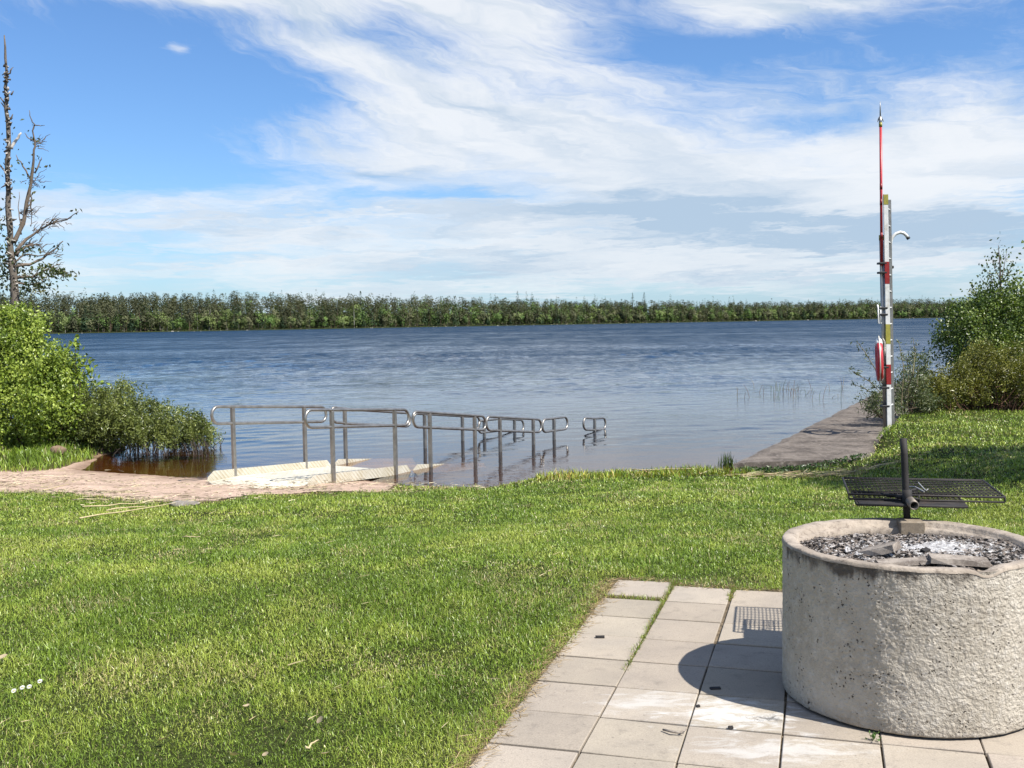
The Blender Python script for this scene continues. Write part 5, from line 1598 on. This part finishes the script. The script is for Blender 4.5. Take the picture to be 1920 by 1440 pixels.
# direction -> cloud sheet coordinates (perspective of a high layer)
den = t.m('ADD', t.m('MAXIMUM', q, 0.0), .075)
cu = t.n('ShaderNodeCombineXYZ'); t.set(cu.inputs[0], t.m('DIVIDE', p, den)); t.set(cu.inputs[1], t.m('DIVIDE', 1.0, den)); UV = cu.outputs[0]
wn = t.n('ShaderNodeTexNoise', i_Scale=2.6, i_Detail=4.0, i_Roughness=.6); t.set(wn.inputs['Vector'], UV)
wv = t.vm('MULTIPLY', t.vm('SUBTRACT', wn.outputs[1], (.5, .5, .5)).outputs[0], (.10, .035, 0)).outputs[0]
PW = t.vm('ADD', PQ, wv).outputs[0]
def blob(px, py, rx, ry, ang, amp):
    px0, q0 = (px - 960) / F, (602.6 - .0155 * (px - 960) - py) / F
    v = t.map(PW, loc=(px0, q0, 0), rot=(0, 0, math.radians(ang)), scale=(rx / F, ry / F, 1), vt='TEXTURE')
    d = t.vm('DOT_PRODUCT', v, v).outputs[1]
    return t.m('MULTIPLY', t.m('EXPONENT', t.m('MULTIPLY', d, -1.0)), amp)
def summ(L):
    r = L[0]
    for x in L[1:]: r = t.m('ADD', r, x)
    return r
cov = summ([
    blob(330, 6, 260, 30, -4, .75), blob(640, 110, 130, 30, -16, .4),
    blob(600, 12, 420, 52, -4, 1.0), blob(930, 40, 170, 66, -25, .8), blob(1480, 24, 320, 56, 4, 1.15), blob(1250, 0, 160, 30, -20, .3),
    blob(780, 190, 290, 66, -20, .95), blob(1120, 240, 360, 120, -14, .85), blob(1040, 140, 260, 40, -6, .35), blob(1500, 190, 200, 70, 0, .42),
    blob(690, 290, 260, 60, -8, .85), blob(1180, 330, 220, 60, -22, .55), blob(1650, 330, 420, 105, 6, 1.0), blob(1880, 220, 220, 90, 14, .62), blob(1800, 440, 300, 60, 0, .55),
    blob(1150, 420, 600, 85, -2, .85), blob(300, 415, 520, 52, -3, .8), blob(960, 510, 1400, 62, 0, .75), blob(360, 108, 34, 12, 8, .9), blob(60, 390, 300, 30, -3, .2),
    blob(250, 200, 300, 120, 0, -.4), blob(1300, 110, 200, 26, 4, -.45), blob(1530, 250, 110, 34, 4, -.55), blob(880, 380, 120, 22, -3, -.35), blob(430, 330, 90, 40, 0, -.25), blob(1180, 60, 80, 40, 0, -.3)])
side = t.m('MULTIPLY', t.m('LESS_THAN', sp.outputs[1], 0.0), .35)
cov = t.m('ADD', cov, side)
high = t.ss(q, .34, .7, 0, .30); cov = t.m('ADD', cov, high)
# cirrus fibres fan out: steep on the left, level on the right, flat bands near the horizon
wq = t.m('SUBTRACT', t.m('ADD', t.vm('DOT_PRODUCT', PW, (.33, 1, 0)).outputs[1], 0.0), t.m('MULTIPLY', t.m('MULTIPLY', p, p), .38))
fa = t.n('ShaderNodeCombineXYZ'); t.set(fa.inputs[0], p); t.set(fa.inputs[1], wq); FAN = fa.outputs[0]
n1 = t.noise(t.map(FAN, scale=(3.8, 14, 1)), 1.0, 7, .62, .7)
n2 = t.noise(t.map(FAN, loc=(3, 1, 0), scale=(8, 40, 1)), 1.0, 7, .7, 1.1)
n3 = t.noise(t.map(PW, loc=(1, 7, 0), scale=(4.5, 44, 1)), 1.0, 6, .62, .5)
low = t.ss(q, .19, .10)
hi_ = t.m('ADD', t.m('MULTIPLY', n1, .52), t.m('MULTIPLY', n2, .48))
lo_ = t.m('ADD', t.m('MULTIPLY', n3, .95), t.m('MULTIPLY', n1, .05))
st = t.m('ADD', t.m('MULTIPLY', hi_, t.m('SUBTRACT', 1.0, low)), t.m('MULTIPLY', lo_, low))
s2 = st
x = t.m('ADD', cov, t.m('MULTIPLY', t.m('SUBTRACT', st, .53), 2.6))
dens = t.ss(x, .0, 1.2)
# thin places bluish, thick places white; flat grey undersides low on the right
shade = summ([blob(1330, 400, 330, 40, -4, .95), blob(1750, 440, 300, 44, 0, .95), blob(1200, 475, 450, 34, 0, .6), blob(720, 332, 120, 13, -3, .7), blob(1450, 10, 220, 36, 0, .5), blob(980, 240, 260, 30, -18, .35), blob(650, 60, 300, 40, 0, .35), blob(700, 430, 500, 26, 0, .4), blob(1250, 515, 700, 20, 0, .5)])
n4 = t.noise(t.map(FAN, loc=(8, 4, 0), scale=(6, 26, 1)), 1.0, 6, .62, .8)
n5 = t.noise(t.map(PW, loc=(5, 2, 0), scale=(4, 34, 1)), 1.0, 6, .62, .5)
n6 = t.m('ADD', t.m('MULTIPLY', n4, t.m('SUBTRACT', 1.0, low)), t.m('MULTIPLY', n5, low))
shade = t.m('MULTIPLY', shade, t.ss(n6, .30, .66, .30, 1.05))
shade = t.m('MINIMUM', t.m('ADD', shade, t.ss(n6, .40, .66, .0, .36)), .85)
K = 10.0
cw = t.mix(shade, (.74 * K, .76 * K, .785 * K), (.32 * K, .44 * K, .58 * K))
skc = t.mix(1.0, sky.outputs[0], (.70, .97, 1.30), 'MULTIPLY')
skc = t.mix(t.ss(q, .10, -.01, 0, .55), skc, (.44 * K, .60 * K, .74 * K))
fin = t.mix(t.m('MULTIPLY', dens, .93), skc, cw)
t.set(bg.inputs[0], fin)

# ------------------------------------------------------------------ view
vs = sc.view_settings
vs.view_transform = 'Standard'; vs.look = 'None'; vs.gamma = 1.0; vs.use_curve_mapping = False
vs.exposure = .72
sc.render.engine = 'CYCLES'
sc.cycles.max_bounces = 8; sc.cycles.transparent_max_bounces = 12; sc.cycles.diffuse_bounces = 3; sc.cycles.glossy_bounces = 3
sc.cycles.caustics_reflective = False; sc.cycles.caustics_refractive = False
sc.cycles.use_denoising = True
